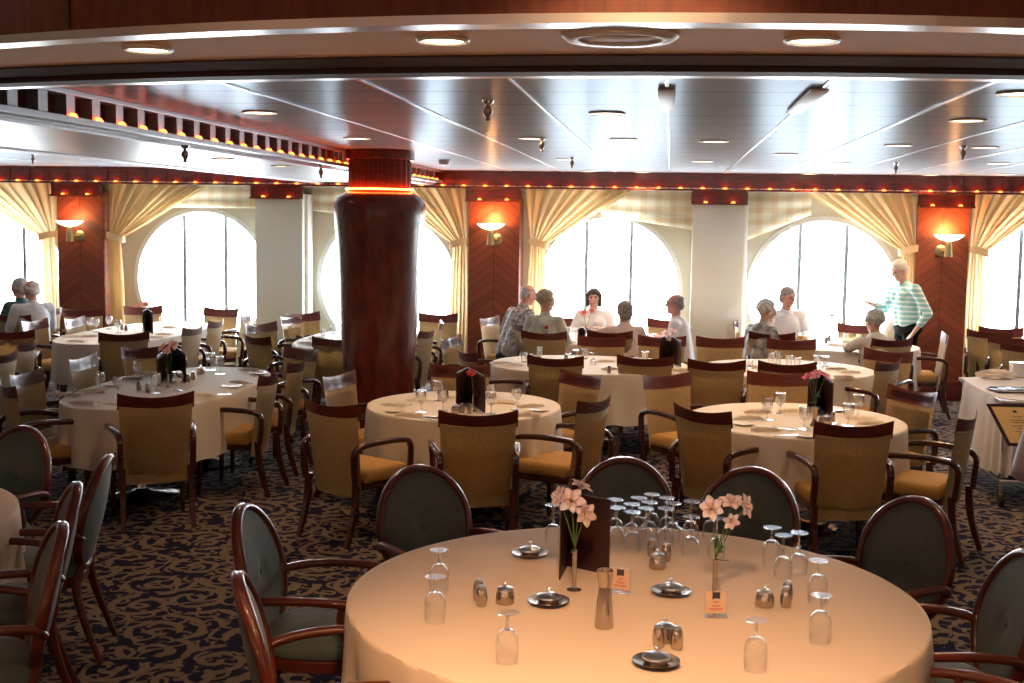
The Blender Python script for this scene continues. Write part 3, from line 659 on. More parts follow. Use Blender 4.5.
def chair(kind, px, py, to, label, ymax=15.36, off=(0, 0), z=None):
    zt = z or (ATOP if kind == 'a' else .94)
    p = atz(px, py, zt)
    if p.y > ymax: p = aty(px, py, ymax)
    p.x += off[0]; p.y += off[1]
    if isinstance(to, str):
        cx, cy, a, b = TB[to][:4]; ty = cy if b <= a*1.2 else max(cy-(b-a), min(cy+(b-a), p.y)); h = atan2(-(cx-p.x), ty-p.y)
    else: h = radians(-to)      # compass style: 0 away from the camera, 90 to the right
    back = .30 if kind == 'a' else .31
    loc = Vector((p.x-sin(h)*back, p.y+cos(h)*back, 0))
    if kind not in proto: o = armchair() if kind == 'a' else roundchair(); proto[kind] = o
    else: o = copy_tree(proto[kind])
    o.location = loc; o.rotation_euler = (0, 0, h)
    tag(o, label, 'chair', 'ochre armchairs with mahogany top rails' if kind == 'a' else 'teal grey round-backed chairs')
    return o
A = lambda *a, **k: chair('a', *a, **k)
A(157, 395, 'T1', 'ochre armchair with its back to us at the near end of the white-rose table')
A(275, 373, 'T1', 'ochre armchair in profile, near right side of the white-rose table, seat showing')
A(302, 361, 'T1', 'ochre armchair just behind the profile chair on the right of the white-rose table')
A(253, 336, 40, 'ochre armchair past the white-rose table, turned toward the table behind the column')
A(334, 374, 'T2', 'ochre armchair facing us in front of the big column, beside the red-flower table')
A(325, 403, 'T2', 'ochre armchair with back to us at the near left of the red-flower table')
A(305, 348, 'T1', 'ochre armchair with tilted rail left of the column, facing the white-rose table')
A(337, 338, 'T9', 'ochre armchair mostly hidden by the left edge of the big column')
A(258, 323, 115, 'left one of two bright armchairs side by side, facing the table behind the column')
A(273, 317, 'T9', 'right one of two bright armchairs side by side, before the left linen pillar', off=(.12, .2))
A(303, 312, 130, 'pale armchair standing alone at the right edge of the left linen pillar', off=(0, -.1))
A(250, 314, 'T8', 'ochre armchair left of the left linen pillar, half hidden behind nearer chairs')
A(223, 307, 190, 'ochre armchair against the bright window, right far corner of the pink-flower table')
A(220, 320, 'T8', 'armchair with back to us, right one of two beside the pink-flower table')
A(197, 327, 'T8', 'armchair with back to us, left one of two beside the pink-flower table')
A(125, 333, 'T8', 'ochre armchair with its back to us at the near end of the pink-flower table')
A(144, 346, 'T1', 'armchair facing us behind the white roses and menu, far end of that table')
A(142, 304, 'T8', 'armchair facing us at the far end of the pink-flower table, below the window')
A(76, 317, 'T8', 'front one of two light armchairs below the leftmost wall lamp', off=(0, -.12))
A(82, 308, 140, 'rear one of two light armchairs below the leftmost wall lamp')
A(78, 357, 'T1', 'armchair facing right at the far left side of the white-rose table')
A(21, 372, 'T1', 'large armchair facing right, near left edge, beside the napkins of the white-rose table')
A(31, 320, 95, 'armchair with arms and orange seat showing, left of the pink-flower table')
A(46, 309, -60, 'armchair whose rail meets the back of the white-haired man at the far left')
A(10, 315, 10, 'armchair at the far left edge behind the white-haired couple')
A(8, 331, -25, 'dark-backed armchair at the left edge with its back to us, in the middle distance')
A(33, 341, 'T14', 'armchair seen edge-on near the left edge, facing out of the photograph')
A(5, 353, 'T14', 'armchair with a bright curved rail end cut by the left edge')
A(1, 384, 'T1', 'armchair cut by the left edge, its arm reaching toward the white-rose table')
A(479, 413, 'T2', 'ochre armchair with its back to us in front of the red-flower table')
A(601, 399, -66, 'ochre armchair in profile facing left at the right side of the red-flower table')
A(585, 373, 'T2', 'orange-lit armchair facing us at the far right of the red-flower table')
A(460, 364, 'T2', 'orange-lit armchair facing us directly behind the red flower')
A(555, 357, 0, 'ochre armchair with back to us, near left of the centre table')
A(645, 357, 0, 'ochre armchair with back to us, near right of the centre table')
A(717, 361, 0, 'ochre armchair with back to us standing between the two centre tables')
A(663, 374, 'T3', 'armchair facing right at the far left of the magenta-flower table, bright rail end')
A(697, 409, 'T3', 'ochre armchair with back to us at the near left of the magenta-flower table')
A(778, 372, 'T3', 'armchair facing us directly behind the magenta-flower table')
A(788, 363, 0, 'armchair with curved dark rail just behind the one facing us at the magenta-flower table')
A(857, 424, 'T3', 'ochre armchair with back to us in front of the magenta-flower table')
A(975, 416, -64, 'ochre armchair in profile facing left beside the service cart')
A(917, 389, 'T3', 'orange-lit armchair facing us at the far right of the magenta-flower table')
A(888, 361, 'T5', 'ochre armchair in profile facing left behind the magenta flowers', off=(.05, 0))
A(880, 350, 215, 'armchair facing us with a bright rail, far right of the table right of centre', off=(.1, 0))
A(895, 339, 'T7', 'armchair with its back to us holding the grey-haired person near the standing woman')
A(944, 329, 'T7', 'empty armchair in profile before the right-hand wood pillar', off=(0.0, -.25), z=.95)
A(859, 320, 190, 'armchair facing us behind the curly grey head, by the right round window')
A(486, 317, 110, 'light empty armchair facing right by the middle wood pillar')
A(521, 324, 45, 'armchair under the balding man in the floral shirt')
A(543, 332, 5, 'armchair with its back to us under the blond-haired woman in the print top')
A(602, 336, 180, 'armchair facing us at the centre table, below the bowed grey-brown head', off=(0, 0))
A(609, 332, 5, 'armchair under the grey-brown-haired person in the pale peach blouse', off=(0, .05))
A(662, 336, 180, 'armchair facing us behind the white orchid, right end of the centre table')
A(668, 315, 200, 'armchair against the window beyond the man in the white shirt')
A(690, 328, -75, 'armchair under the dark-haired balding man in white, left of the linen pillar')
A(720, 337, 180, 'armchair facing us in front of the right linen pillar')
A(791, 339, 180, 'armchair facing us at the table right of centre, below the seated pair')
A(772, 333, 5, 'armchair under the woman with pale curly hair at the right window')
A(733, 321, 100, 'light armchair set against the right linen pillar')
A(569, 313, 180, 'armchair half hidden beside the young woman with the black bob')
A(439, 309, 180, 'armchair against the window just right of the big column, farthest of that bunch')
A(444, 322, -100, 'armchair with dark curved rail right of the big column, second from the window')
A(431, 330, -80, 'tall-looking ochre armchair touching the right edge of the big column')
A(447, 337, 105, 'armchair with bright tilted rail right of the column, facing right')
A(462, 351, 'T4', 'armchair with dark curved rail just behind the one facing us at the red-flower table')
A(989, 331, 20, 'armchair with its back to us by the right-hand window, leftmost there')
A(1001, 322, 190, 'armchair facing us by the right-hand window, half hidden')
A(1010, 337, 30, 'armchair with back to us by the right-hand window, above the service cart')
A(1023, 344, 35, 'armchair cut by the right edge above the service cart')
Rr = lambda *a, **k: chair('r', *a, **k)
Rr(250, 508, 88, 'round-backed teal chair with a button, far left of the big foreground table', z=.945)
Rr(248, 577, 70, 'round-backed chair seen almost edge-on at the near left of the big foreground table', z=.945)
Rr(420, 470, 'T0', 'round-backed chair facing us behind the big table, below the red-flower table')
Rr(625, 462, 'T0', 'round-backed chair behind the cluster of upturned glasses')
Rr(752, 472, 'T0', 'round-backed chair behind the right vase of pale lilies')
Rr(915, 502, 'T0', 'round-backed chair with visible button at the right of the big foreground table')
Rr(1022, 556, 'T0', 'dark round-backed chair cut by the right edge beside the big foreground table')
Rr(1085, 640, 'T0', 'round-backed chair at the bottom right corner, only its arm showing')
Rr(20, 430, 'T12', 'dark round-backed chair facing us behind the small table at the left edge')
Rr(101, 459, -105, 'round-backed chair edge-on at the left table, farthest of three in a row')
Rr(69, 487, -120, 'round-backed chair edge-on at the left table, middle of three in a row')
Rr(53, 528, -121, 'round-backed chair edge-on at the left table, nearest of three in a row')
# ================================================================== TABLES
def sup(a, b, n, t):
    c, s = cos(t), sin(t); return a*abs(c)**(2/n)*(1 if c > 0 else -1), b*abs(s)**(2/n)*(1 if s > 0 else -1)
TT = .752
def table(key, desc, cdesc, mat='cloth2', folds=None, seed=0):
    cx, cy, a, b, zb, n = TB[key]; t = empty('dining_table', (cx, cy, 0)); tag(t, desc, 'table', 'cloth-covered dining tables')
    bm = B(); M_ = 64; top = [bm.verts.new((*sup(a-.01, b-.01, n, 2*pi*i/M_), TT-.006)) for i in range(M_)]; bot = [bm.verts.new((*sup(a-.01, b-.01, n, 2*pi*i/M_), TT-.036)) for i in range(M_)]
    bm.faces.new(top); bm.faces.new(bot[::-1])
    for i in range(M_): bm.faces.new((bot[i], bot[(i+1) % M_], top[(i+1) % M_], top[i]))
    obj('tabletop', bm, 'mahog', t)
    ys = (0,) if b < a*1.5 else (-b*.5, b*.5)
    for y in ys:
        obj('pedestal', lat([(.05, .03), (.035, .08), (.035, .66), (.09, .712), (0, .714)], 20, (0, y, 0)), 'chrome', t)
        obj('base_plate', lat([(.30, 0), (.31, .01), (.26, .025), (.08, .045), (.045, .07), (0, .07)], 36, (0, y, 0)), 'chrome', t)
    rn = random.Random(seed+len(key)*7+int(key[1:])); nf = folds or int((a+b)*11); M_ = nf*12
    ph = [rn.uniform(-.25, .25) for _ in range(nf)]; am = [rn.uniform(.5, 1.2) for _ in range(nf)]
    bm = B(); rings = [[bm.verts.new((0, 0, TT))]]
    for k in (.25, .5, .75, .93, .985): rings.append([bm.verts.new((*[k*q for q in sup(a, b, n, 2*pi*i/M_)], TT+.0006*sin(i*.35+k*9)+.0004*sin(i*.11*k*7))) for i in range(M_)])
    H_ = TT-zb
    for j, v in enumerate((0, .03, .08, .16, .3, .45, .6, .75, .9, 1)):
        R = []
        for i in range(M_):
            u = i/M_*nf; kf = int(u) % nf; w = (sin(2*pi*(u+ph[kf]*sin(pi*(u % 1))))*am[kf])
            rr = .002+.006*min(1, v*10)+w*.026*min(1, v*1.2)**1.3+.012*v
            x, y = sup(a, b, n, 2*pi*i/M_); L = sqrt(x*x+y*y); R.append(bm.verts.new((x*(1+rr/L), y*(1+rr/L), TT-.002-H_*v+(.012*w*v if v > .5 else 0))))
        rings.append(R)
    for A_, C_ in zip(rings, rings[1:]):
        for i in range(M_):
            j = (i+1) % M_
            if len(A_) == 1: bm.faces.new((A_[0], C_[i], C_[j]))
            else: bm.faces.new((A_[i], A_[j], C_[j], C_[i]))
    c = obj('tablecloth', bm, mat, loc=(cx, cy, .003), angle=75); tag(c, cdesc, 'tablecloth', 'tablecloths')
TD = dict(T0='the big foreground table', T1='the white-rose table', T2='the red-flower table', T3='the magenta-flower table', T4='the centre table', T5='the table right of centre', T6='the window table of five', T7='the window table by the standing woman', T8='the pink-flower table', T9='the table behind the column')
table('T0', 'big round foreground table under a peach cream cloth', 'peach cream cloth on the big round foreground table with lilies', 'cloth', folds=22)
table('T12', 'round table cut by the left edge of the photograph, near the carpet', 'cream cloth of the round table cut by the left edge', 'cloth')
table('T1', 'long oval table with white roses, left of the column', 'cream cloth on the long oval table with white roses and two menus')
table('T2', 'round table with a red flower, right in front of the column', 'cream cloth on the round table with the single red flower')
table('T3', 'round table with magenta flowers, right half of the room', 'cream cloth on the round table with magenta flowers')
table('T4', 'centre table behind two chair backs, with an upturned goblet', 'cloth on the centre table between the red flower and the window table')
table('T5', 'table right of centre behind the magenta-flower table', 'cloth on the table just behind the magenta-flower table')
table('T6', 'round window table where five people sit', 'white cloth on the window table where five people sit')
table('T7', 'round window table beside the standing woman', 'white cloth on the window table beside the standing woman')
table('T8', 'long oval table with pink flowers below the leftmost wall lamp', 'bright cloth on the long oval table below the leftmost wall lamp')
table('T9', 'long table partly hidden behind the big column', 'bright cloth on the table half hidden by the big column')
# ================================================================== TABLEWARE
TZ = TT+.0045
PR = {}
def proto_copy(key, maker):
    if key not in PR: PR[key] = maker(); return PR[key]
    return copy_tree(PR[key])
items = []
def place(key, maker, px, py, tb, desc, cat, group, rz=0, scale=1, name=None, full=None, z=None):
    o = proto_copy(key, maker); p = atz(px, py, z or TZ); o.location = (p.x, p.y, z or TZ); o.rotation_euler = (0, 0, radians(rz)); o.scale = (scale,)*3
    tag(o, full or desc, cat, group)
    if not full: items.append((o, desc, tb, key, pxof(o.location)[0]))
    return o
def glass_profile(stem=.055, bowl=.085, r=.034, rf=.035):
    out = [(rf, 0), (rf, .002), (.010, .006), (.0045, .012), (.0042, stem), (.010, stem+.006)]
    b = [(r*.55, stem+.010), (r*.86, stem+.024), (r, stem+.042), (r*1.0, stem+bowl*.7), (r*.90, stem+bowl)]
    return out, b
def goblet(flip=False, stem=.055, bowl=.085, r=.034, name='goblet'):
    def mk():
        root = empty(name); foot, b = glass_profile(stem, bowl, r); H_ = stem+bowl
        f = (lambda pr: [(q, H_-z) for q, z in pr]) if flip else (lambda pr: pr)
        obj('foot', lat(f([(0, 0), (.035, 0), (.035, .0025), (.012, .008), (0, .0085)]), 24), 'footglass', root)
        obj('stem', lat(f([(0, .006), (.0060, .008), (.0046, stem*.5), (.0060, stem), (.012, stem+.008), (0, stem+.009)]), 12), 'stemglass', root)
        inner = [(q-.0014, z) for q, z in b[::-1]]; obj('bowl', lat(f([(.004, stem+.006)]+b+inner+[(.004, stem+.011)]), 28, cap=False), 'glass', root, angle=60)
        return root
    return mk
def goblet1(flip=False, stem=.055, bowl=.085, r=.034, name='goblet'):
    def mk():
        _, b = glass_profile(stem, bowl, r); H_ = stem+bowl; pr = [(0, 0), (.034, 0), (.034, .003), (.008, .007), (.0045, .012), (.0045, stem), (.010, stem+.006)]+b+[(b[-1][0]-.0015, b[-1][1]), (b[-2][0]-.0015, b[-2][1]), (0.004, stem+.012)]
        if flip: pr = [(q, H_-z) for q, z in pr]
        return obj(name, lat(pr, 18, cap=False), 'farglass', angle=60)
    return mk
def tumbler(h=.10, r=.034):
    return lambda: obj('tumbler', lat([(0, 0), (r*.85, 0), (r, h), (r-.002, h), (r*.85-.002, .006), (0, .006)], 20, cap=False), 'farglass', angle=60)
G0 = 'upturned glasses on the big table'
def G(px, py, long_=True, label=None):
    place('gl' if long_ else 'gs', goblet(True, .078, .088, .036, 'wine_glass') if long_ else goblet(True, .046, .112, .036, 'wine_glass'), px, py, 'T0', '', 'glass', G0, full=label)
G(435, 622, False, 'upturned short-stemmed glass, nearer of two at the far left of the big table')
G(439, 592, False, 'upturned short-stemmed glass, farther of two at the far left of the big table')
G(507, 662, False, 'short-stemmed glass upside down, alone near the bottom left of centre on the big table')
G(771, 566, False, 'upturned glass left of the two tall stems at the right of the big table')
G(782.5, 577, True, 'tall-stemmed upturned glass just above the shaker at the right of the big table')
G(798, 574, True, 'tall-stemmed upturned glass, farthest of the right-hand group on the big table')
G(817, 603, False, 'upturned glass behind the nearest right-hand one on the big table')
G(819.5, 642, False, 'upturned glass nearest the right rim of the big foreground table')
G(755, 670, False, 'upturned glass alone at the bottom right of the big table, before the lidded pot')
for px, py, l in ((614.6, 537, 'rear one beside the tall menu'), (616.6, 546, 'front one beside the tall menu'), (631, 542, 'second from the menu, rear'), (632, 551, 'front, second from the menu, overlapping the dark chair'), (638, 535, 'back row, third from the menu'),
                  (651, 531, 'tallest looking, farthest at the back'), (648.5, 540, 'middle of the tight cluster'), (645.5, 547, 'front of the middle, above the lidded pot'), (666, 535, 'back row near the right side of the cluster'), (665, 547, 'front row at the right side of the cluster'), (672, 541, 'rightmost of the tight cluster'),
                  (690.4, 539, 'rear one of the pair right of the cluster'), (690.4, 556, 'front one of the pair right of the cluster'), (710, 539, 'just left of the right lilies, rear'), (716, 558, 'directly behind the right vase tube')):
    G(px, py, True, 'upturned wine glass, '+l)
G(553, 543, True, 'upturned wine glass left of the left lilies, at the far rim')
def shaker_mk(h=.075, r=.021, mat='pew'):
    def mk():
        t = empty('shaker'); obj('body', lat([(0, 0), (r*.78, 0), (r*.9, h*.1), (r, h*.42), (r*.86, h*.75), (r*.66, h*.9), (0, h*.9)], 22), mat, t)
        obj('cap', lat([(0, h*.9), (r*.68, h*.9), (r*.62, h*.97), (r*.4, h), (0, h)], 18), 'steel', t); return t
    return mk
def pot_mk():
    t = empty('sugar_pot'); obj('body', lat([(0, 0), (.032, 0), (.034, .004), (.033, .03), (.028, .048), (0, .048)], 28), 'pew', t)
    obj('lid', lat([(0, .048), (.0285, .048), (.027, .055), (.016, .060), (0, .061)], 24), 'steel', t); obj('knob', lat([(0, .060), (.003, .060), (.004, .066), (.008, .071), (.006, .075), (0, .076)], 14), 'chrome', t); return t
def butter_mk():
    t = empty('butter_dish'); obj('saucer', lat([(0, .004), (.035, .003), (.05, .006), (.072, .016), (.074, .0175), (.071, .0175), (.05, .009), (.03, .008), (0, .008)], 36), 'pew', t)
    obj('dish', lat([(0, .008), (.034, .008), (.043, .024), (0, .024)], 30), 'pew', t)
    l = obj('lid', lat([(0, .024), (.0445, .024), (.043, .031), (.028, .038), (.01, .041), (0, .041)], 30), 'steel', t); obj('knob', lat([(0, .04), (.003, .04), (.0035, .047), (.0085, .054), (.006, .058), (0, .059)], 14), 'chrome', l); return t
PS = lambda px, py, l: place('shaker', shaker_mk(), px, py, 'T0', '', 'shaker', 'pewter shakers on the big table', full=l)
PS(478.5, 600, 'pewter shaker at the far left, rear one of its pair, beside a lidded pot'); PS(481.5, 606, 'pewter shaker at the far left, front one of its pair, beside a lidded pot')
PS(652, 556, 'pewter shaker left behind the lidded pot under the glass cluster'); PS(666, 561, 'pewter shaker right behind the lidded pot under the glass cluster')
PS(787, 601, 'pewter shaker at the right of the big table, rear one of its pair'); PS(785.5, 607, 'pewter shaker at the right of the big table, front one of its pair')
PS(658.5, 647, 'pewter shaker left one of the nearest pair, behind the nearest butter dish'); PS(676.5, 649, 'pewter shaker right one of the nearest pair, behind the nearest butter dish')
PP = lambda px, py, l: place('pot', pot_mk, px, py, 'T0', '', 'sugar pot', 'lidded pewter pots on the big table', full=l)
PP(505, 603, 'lidded pewter sugar pot right of the leftmost shakers'); PP(657.5, 568, 'lidded pewter sugar pot below the cluster of glasses'); PP(764.5, 606, 'lidded pewter sugar pot left of the right-hand shakers'); PP(665, 641, 'lidded pewter pot hidden behind the nearest pair of shakers')
PB = lambda px, py, l: place('butter', butter_mk, px, py, 'T0', '', 'butter dish', 'butter dishes on the big table', full=l)
PB(530, 556, 'lidded butter dish on saucer, left of the tall menu, farthest left'); PB(548.5, 604, 'lidded butter dish on saucer just in front of the left lily vase'); PB(671, 594, 'lidded butter dish on saucer between the card holders'); PB(656, 665, 'lidded butter dish nearest us, in front of two shakers')
o = obj('pepper_mill', lat([(0, 0), (.031, 0), (.032, .005), (.028, .06), (.021, .138), (.0205, .142), (.0225, .150), (.027, .178), (.029, .196), (.027, .197), (.020, .176), (0, .172)], 32), 'pew'); p = atz(604, 627, TZ); o.location = p; tag(o, 'tall flared pewter pepper mill in the middle of the big table', 'pepper mill')
# flowers
def petal(bm, base, d, L, w, curl=.3, up=Vector((0, 0, 1))):
    d = d.normalized(); s = d.cross(up)
    if s.length < .05: s = Vector((1, 0, 0))
    s.normalize(); n = s.cross(d); rows = []
    for j in range(7):
        t = j/6; ww = w*sin(pi*min(.97, t*.85+.1))**.8
        c = Vector(base)+d*L*t-n*(-curl*L*(t*t-.4*t)); rows.append([c-s*ww, c-s*ww*.4-n*w*.18, c+s*ww*.4-n*w*.18, c+s*ww])
    G_ = [[bm.verts.new(p) for p in r] for r in rows]; fs = []
    for i in range(6):
        for j in range(3): fs.append(bm.faces.new((G_[i][j], G_[i][j+1], G_[i+1][j+1], G_[i+1][j])))
    bmesh.ops.solidify(bm, geom=fs, thickness=.0008)
def lily(parent, c, axis, L, mat, n=6, w=.36, open_=.75, name='lily'):
    c = Vector(c); axis = Vector(axis).normalized(); bm = B(); a = axis.orthogonal().normalized(); b = axis.cross(a)
    for k in range(n):
        t = 2*pi*k/n+random.uniform(-.12, .12); d = (a*cos(t)+b*sin(t))*1.0+axis*.28; petal(bm, c, d, L*random.uniform(.9, 1.1), L*w, -.30 if k % 2 else -.18, axis)
    f = obj(name, bm, mat, parent, angle=80)
    bm = B()
    for k in range(4):
        t = 2*pi*k/4; e = c+axis*L*.6+(a*cos(t)+b*sin(t))*L*.18; sweep(bm, [c, (c+e)/2+axis*.002, e], circ(.0006+L*.012, 5))
    obj('stamen', bm, 'petalc', f)
def vase_mk(h, blooms, mat, label, px, py, tb, tube=.0085, flare=False, vmat='pew', leaves=3, name='flower_vase'):
    p = atz(px, py, TZ); r = empty(name, p); tag(r, label, 'vase of flowers')
    if flare: pr = [(0, 0), (.030, 0), (.030, .006), (.017, .03), (.014, .06), (.024, h), (.021, h), (.012, .06), (0, .05)]
    else: pr = [(0, 0), (.027, 0), (.027, .003), (.014, .006), (tube, .012), (tube, h), (tube-.0015, h), (tube-.0015, .02), (0, .02)]
    obj('vase', lat(pr, 24), vmat, r)
    for (bx_, by_, bz_, L, ax) in blooms:
        bm = B(); sweep(bm, smoothpts([(0, 0, h*.6), (0, 0, h), (bx_*.45, by_*.45, lerp(h, bz_, .5)), (bx_, by_, bz_)], 4), circ(.0022, 6)); s = obj('stem', bm, 'green', r)
        lily(s, (bx_, by_, bz_), ax, L, mat, w=.36)
    bm = B()
    for k in range(leaves):
        t = random.uniform(0, 6.28); petal(bm, (0, 0, h+.005+.012*k), Vector((cos(t), sin(t)*.6, .5 if k % 2 else -.2)), .05, .007, .3)
    obj('foliage', bm, 'green', r); return r
def cr(x, y): return x*cos(YAW)-y*sin(YAW), x*sin(YAW)+y*cos(YAW)
K = 1/285.
def bl(px0, py0, lst, g=1.3):   # blooms from picture offsets at the vase's own distance
    p = atz(px0, py0, TZ); m = (Vector(p)-Vector((0, 0, EYE))).dot(_f)/FPX; out = []
    for x, y, dy, L, ax in lst:
        X_, Y_ = cr((x-px0)*m, dy); out.append((X_, Y_, (py0-y)*m*1.02, L*g, ax))
    return out
vase_mk(.155, bl(574, 590, [(557, 497, -.005, .034, (-.7, -.5, .4)), (569, 499, -.02, .040, (.1, -.9, .45)), (583, 512, -.025, .036, (.5, -.8, .1)), (579, 487, .015, .034, (.4, -.1, .9))]), 'petalw', 'slim pewter vase of four pale pink lilies before the tall menu', 574, 590, 'T0', leaves=2)
vase_mk(.155, bl(714, 602, [(708, 507, -.02, .036, (-.3, -.9, .4)), (729, 502, -.005, .036, (.1, -.4, .9)), (742, 505, -.01, .034, (.8, -.5, .2)), (727, 519, -.03, .024, (.3, -.9, -.1))]), 'petalw', 'slim pewter vase of pale lilies behind the right card holder', 714, 602, 'T0', leaves=5)
vase_mk(.10, bl(168, 387, [(163, 348, -.01, .034, (-.5, -.6, .6)), (174, 345, -.01, .036, (.3, -.8, .6)), (169, 351, -.03, .026, (0, -.9, .3))]), 'petalc', 'slim vase of white and pink roses on the long oval table', 168, 387, 'T1', leaves=9)
vase_mk(.12, bl(473, 411, [(471, 373, -.02, .028, (-.2, -.8, .6))]), 'petalr', 'slim vase with a single red flower before a dark menu', 473, 411, 'T2', leaves=2, tube=.007)
vase_mk(.13, bl(814, 426, [(806, 377, -.01, .034, (-.5, -.3, .8)), (814, 374, -.02, .034, (0, -.5, .9)), (823, 376, -.01, .034, (.5, -.3, .8)), (812, 379, .02, .03, (0, .3, .9))]), 'petalm', 'flared pewter vase with magenta flowers beside a dark menu', 814, 426, 'T3', flare=True, leaves=7)
vase_mk(.07, bl(668, 362, [(665, 334, -.02, .036, (-.2, -.8, .6)), (672, 331, -.01, .034, (.4, -.4, .8)), (668, 338, -.03, .030, (.1, -.9, .2))]), 'petalw', 'slim vase with a white orchid-like bloom below the man in white', 668, 362, 'T4', leaves=6)
vase_mk(.08, bl(144, 333, [(139, 306, 0, .036, (-.3, -.6, .7)), (146, 305, 0, .036, (.3, -.6, .7))]), 'petalo', 'vase of pink flowers below the leftmost bright window', 144, 333, 'T8', leaves=10)
vase_mk(.12, bl(586, 341, [(583, 313, 0, .04, (-.2, -.7, .7)), (591, 311, 0, .04, (.2, -.7, .7))]), 'petalo', 'glass vase of salmon flowers on the window table of five', 586, 341, 'T6', flare=True, vmat='glass', leaves=5)
vase_mk(.12, bl(834, 341, [(831, 316, 0, .028, (-.3, -.6, .7)), (837, 318, 0, .024, (.4, -.4, .8))]), 'petalw', 'clear vase with a small white bloom on the table by the standing woman', 834, 341, 'T7', flare=True, vmat='glass', leaves=2)
# menus: tall folded cards
def menu(pa, pb, pc, h, label):
    a, b, c = atz(*pa, TZ), atz(*pb, TZ), atz(*pc, TZ); o_ = empty('menu_folder', b); tag(o_, label, 'menu', 'standing dark menu folders')
    for q in (a, c):
        d = (q-b); d.z = 0; L = d.length; ang = atan2(d.y, d.x); bm = bx((L/2, 0, h/2), (L, .005, h), .0015); m = obj('cover', bm, 'menu', o_); m.rotation_euler = (0, 0, ang)
        ins = obj('page', bx((L/2, .0035 if q is c else -.0035, h/2), (L-.012, .001, h-.014)), 'paper', m, smooth=False)
menu((559.5, 580), (567, 566), (609, 575), .295, 'tall dark menu folder standing open behind the left lilies')
menu((157, 386), (172, 372), (186, 383), .24, 'dark menu folder standing behind the white roses')
menu((456, 408), (468, 402), (485, 413), .26, 'dark menu folder standing behind the red flower')
menu((807, 416), (820, 408), (832, 419), .26, 'black menu folder standing behind the magenta flowers')
menu((659, 364), (668, 361), (681, 367), .25, 'dark menu folder standing behind the white orchid-like bloom')
menu((143, 333), (147, 330), (153, 334), .25, 'dark menu folder standing by the pink flowers')
menu((578, 343), (583, 341), (585, 344), .16, 'small menu card on the window table of five')
def card_holder(px, py, rz, label, s=1, tb='T0'):
    p = atz(px, py, TZ); r = empty('card_holder', p, radians(rz)); tag(r, label, 'card holder'); r.scale = (s,)*3
    obj('acrylic_stand', bx((0, 0, .004), (.078, .03, .008), .002), 'acr', r)
    bm = bx((0, .004, .050), (.076, .006, .088), .001); obj('acrylic_panel', bm, 'acr', r)
    c = obj('card', bx((0, .0, .052), (.07, .0015, .078)), 'card', r, smooth=False)
    bm = B(); box(bm, (0, -.0012, .077), (.026, .001, .022)); box(bm, (-.011, -.0014, .077), (.003, .0012, .03)); box(bm, (.012, -.0014, .078), (.003, .0012, .026)); obj('logo_mark', bm, 'ink', c, smooth=False)
    bm = B()
    for i, (w, z) in enumerate(((.022, .055), (.014, .051), (.03, .042), (.026, .038), (.048, .030), (.044, .026))): box(bm, (0, -.0012, z), (w, .0006, .0016))
    obj('print_line', bm, 'red', c, smooth=False)
card_holder(620, 593, -12, 'clear card holder with tan card just right of the pepper mill'); card_holder(715.5, 617, 8, 'clear card holder with tan card in front of the right lily vase')
card_holder(833, 424, 60, 'small clear card holder right of the black menu on the magenta-flower table', .9)
# place settings
def nap_mk():
    bm = B(); rows = []
    for j in range(7):
        v = j/6; rows.append([(lerp(-.10, .10, i/10)+.012*(v-.5), lerp(-.045, .045, v), .006+.020*sin(pi*v)**.3*(1-.5*abs(i/5-1)**3)+.004*sin(i*2.1+j)) for i in range(11)])
    sheet(bm, rows); bmesh.ops.solidify(bm, geom=list(bm.faces), thickness=-.003)
    for v in bm.verts: v.co.z = max(v.co.z, .0)
    return obj('napkin', bm, 'napkin')
plate_mk = lambda: obj('bread_plate', lat([(0, .003), (.045, .002), (.075, .012), (.077, .014), (.074, .014), (.045, .006), (0, .006)], 28), 'chinap')
def fork_mk():
    t = empty('table_knife'); bm = B(); sweep(bm, [(0, -.10, .003), (0, -.02, .004), (0, .0, .004)], rect(.012, .005), scales=[1.1, 1, .7]); obj('handle', bm, 'chrome', t)
    bm = B(); sweep(bm, [(0, 0, .004), (0, .05, .003), (0, .10, .003)], rect(.016, .002), scales=[.8, 1.1, .3]); obj('blade', bm, 'chrome', t); return t
def N_(px, py, tb, rz=0): place('nap', nap_mk, px, py, tb, 'folded cream napkin', 'napkin', 'folded napkins on '+TD[tb], rz=rz)
def PL(px, py, tb): place('plate', plate_mk, px, py, tb, 'small cream bread plate', 'plate', 'bread plates on '+TD[tb])
def WG(px, py, tb, s=1): place('wg', goblet1(False, .050, .085, .034), px, py, tb, 'upright stemmed glass', 'glass', 'upright glasses on '+TD[tb], scale=s*1.12)
def UG(px, py, tb, s=1): place('ug', goblet1(True, .050, .07, .034, 'upturned_goblet'), px, py, tb, 'upturned goblet', 'glass', 'upturned goblets on '+TD[tb], scale=s)
def TG(px, py, tb, s=1, tall=False): place('tt' if tall else 'tg', tumbler(.15 if tall else .10, .03 if tall else .034), px, py, tb, 'tall straight glass' if tall else 'short clear tumbler', 'glass', 'tumblers on '+TD[tb], scale=s)
def SH(px, py, tb): place('shf', shaker_mk(.07, .02, 'pewd'), px, py, tb, 'small pewter shaker', 'shaker', 'shakers on '+TD[tb])
def PT(px, py, tb): place('ptf', pot_mk, px, py, tb, 'small lidded pewter pot', 'sugar pot', 'lidded pots on '+TD[tb])
def KN(px, py, tb, rz): place('kn', fork_mk, px, py, tb, 'shiny table knife', 'knife', 'knives on '+TD[tb], rz=rz)
for a in ((137, 379), (100, 392), (118, 397), (156, 393), (178, 391), (211, 370), (220, 374)): WG(*a, 'T1')
for a in ((139, 390), (148, 392), (188, 382), (193, 380)): SH(*a, 'T1')
PT(201, 374, 'T1')
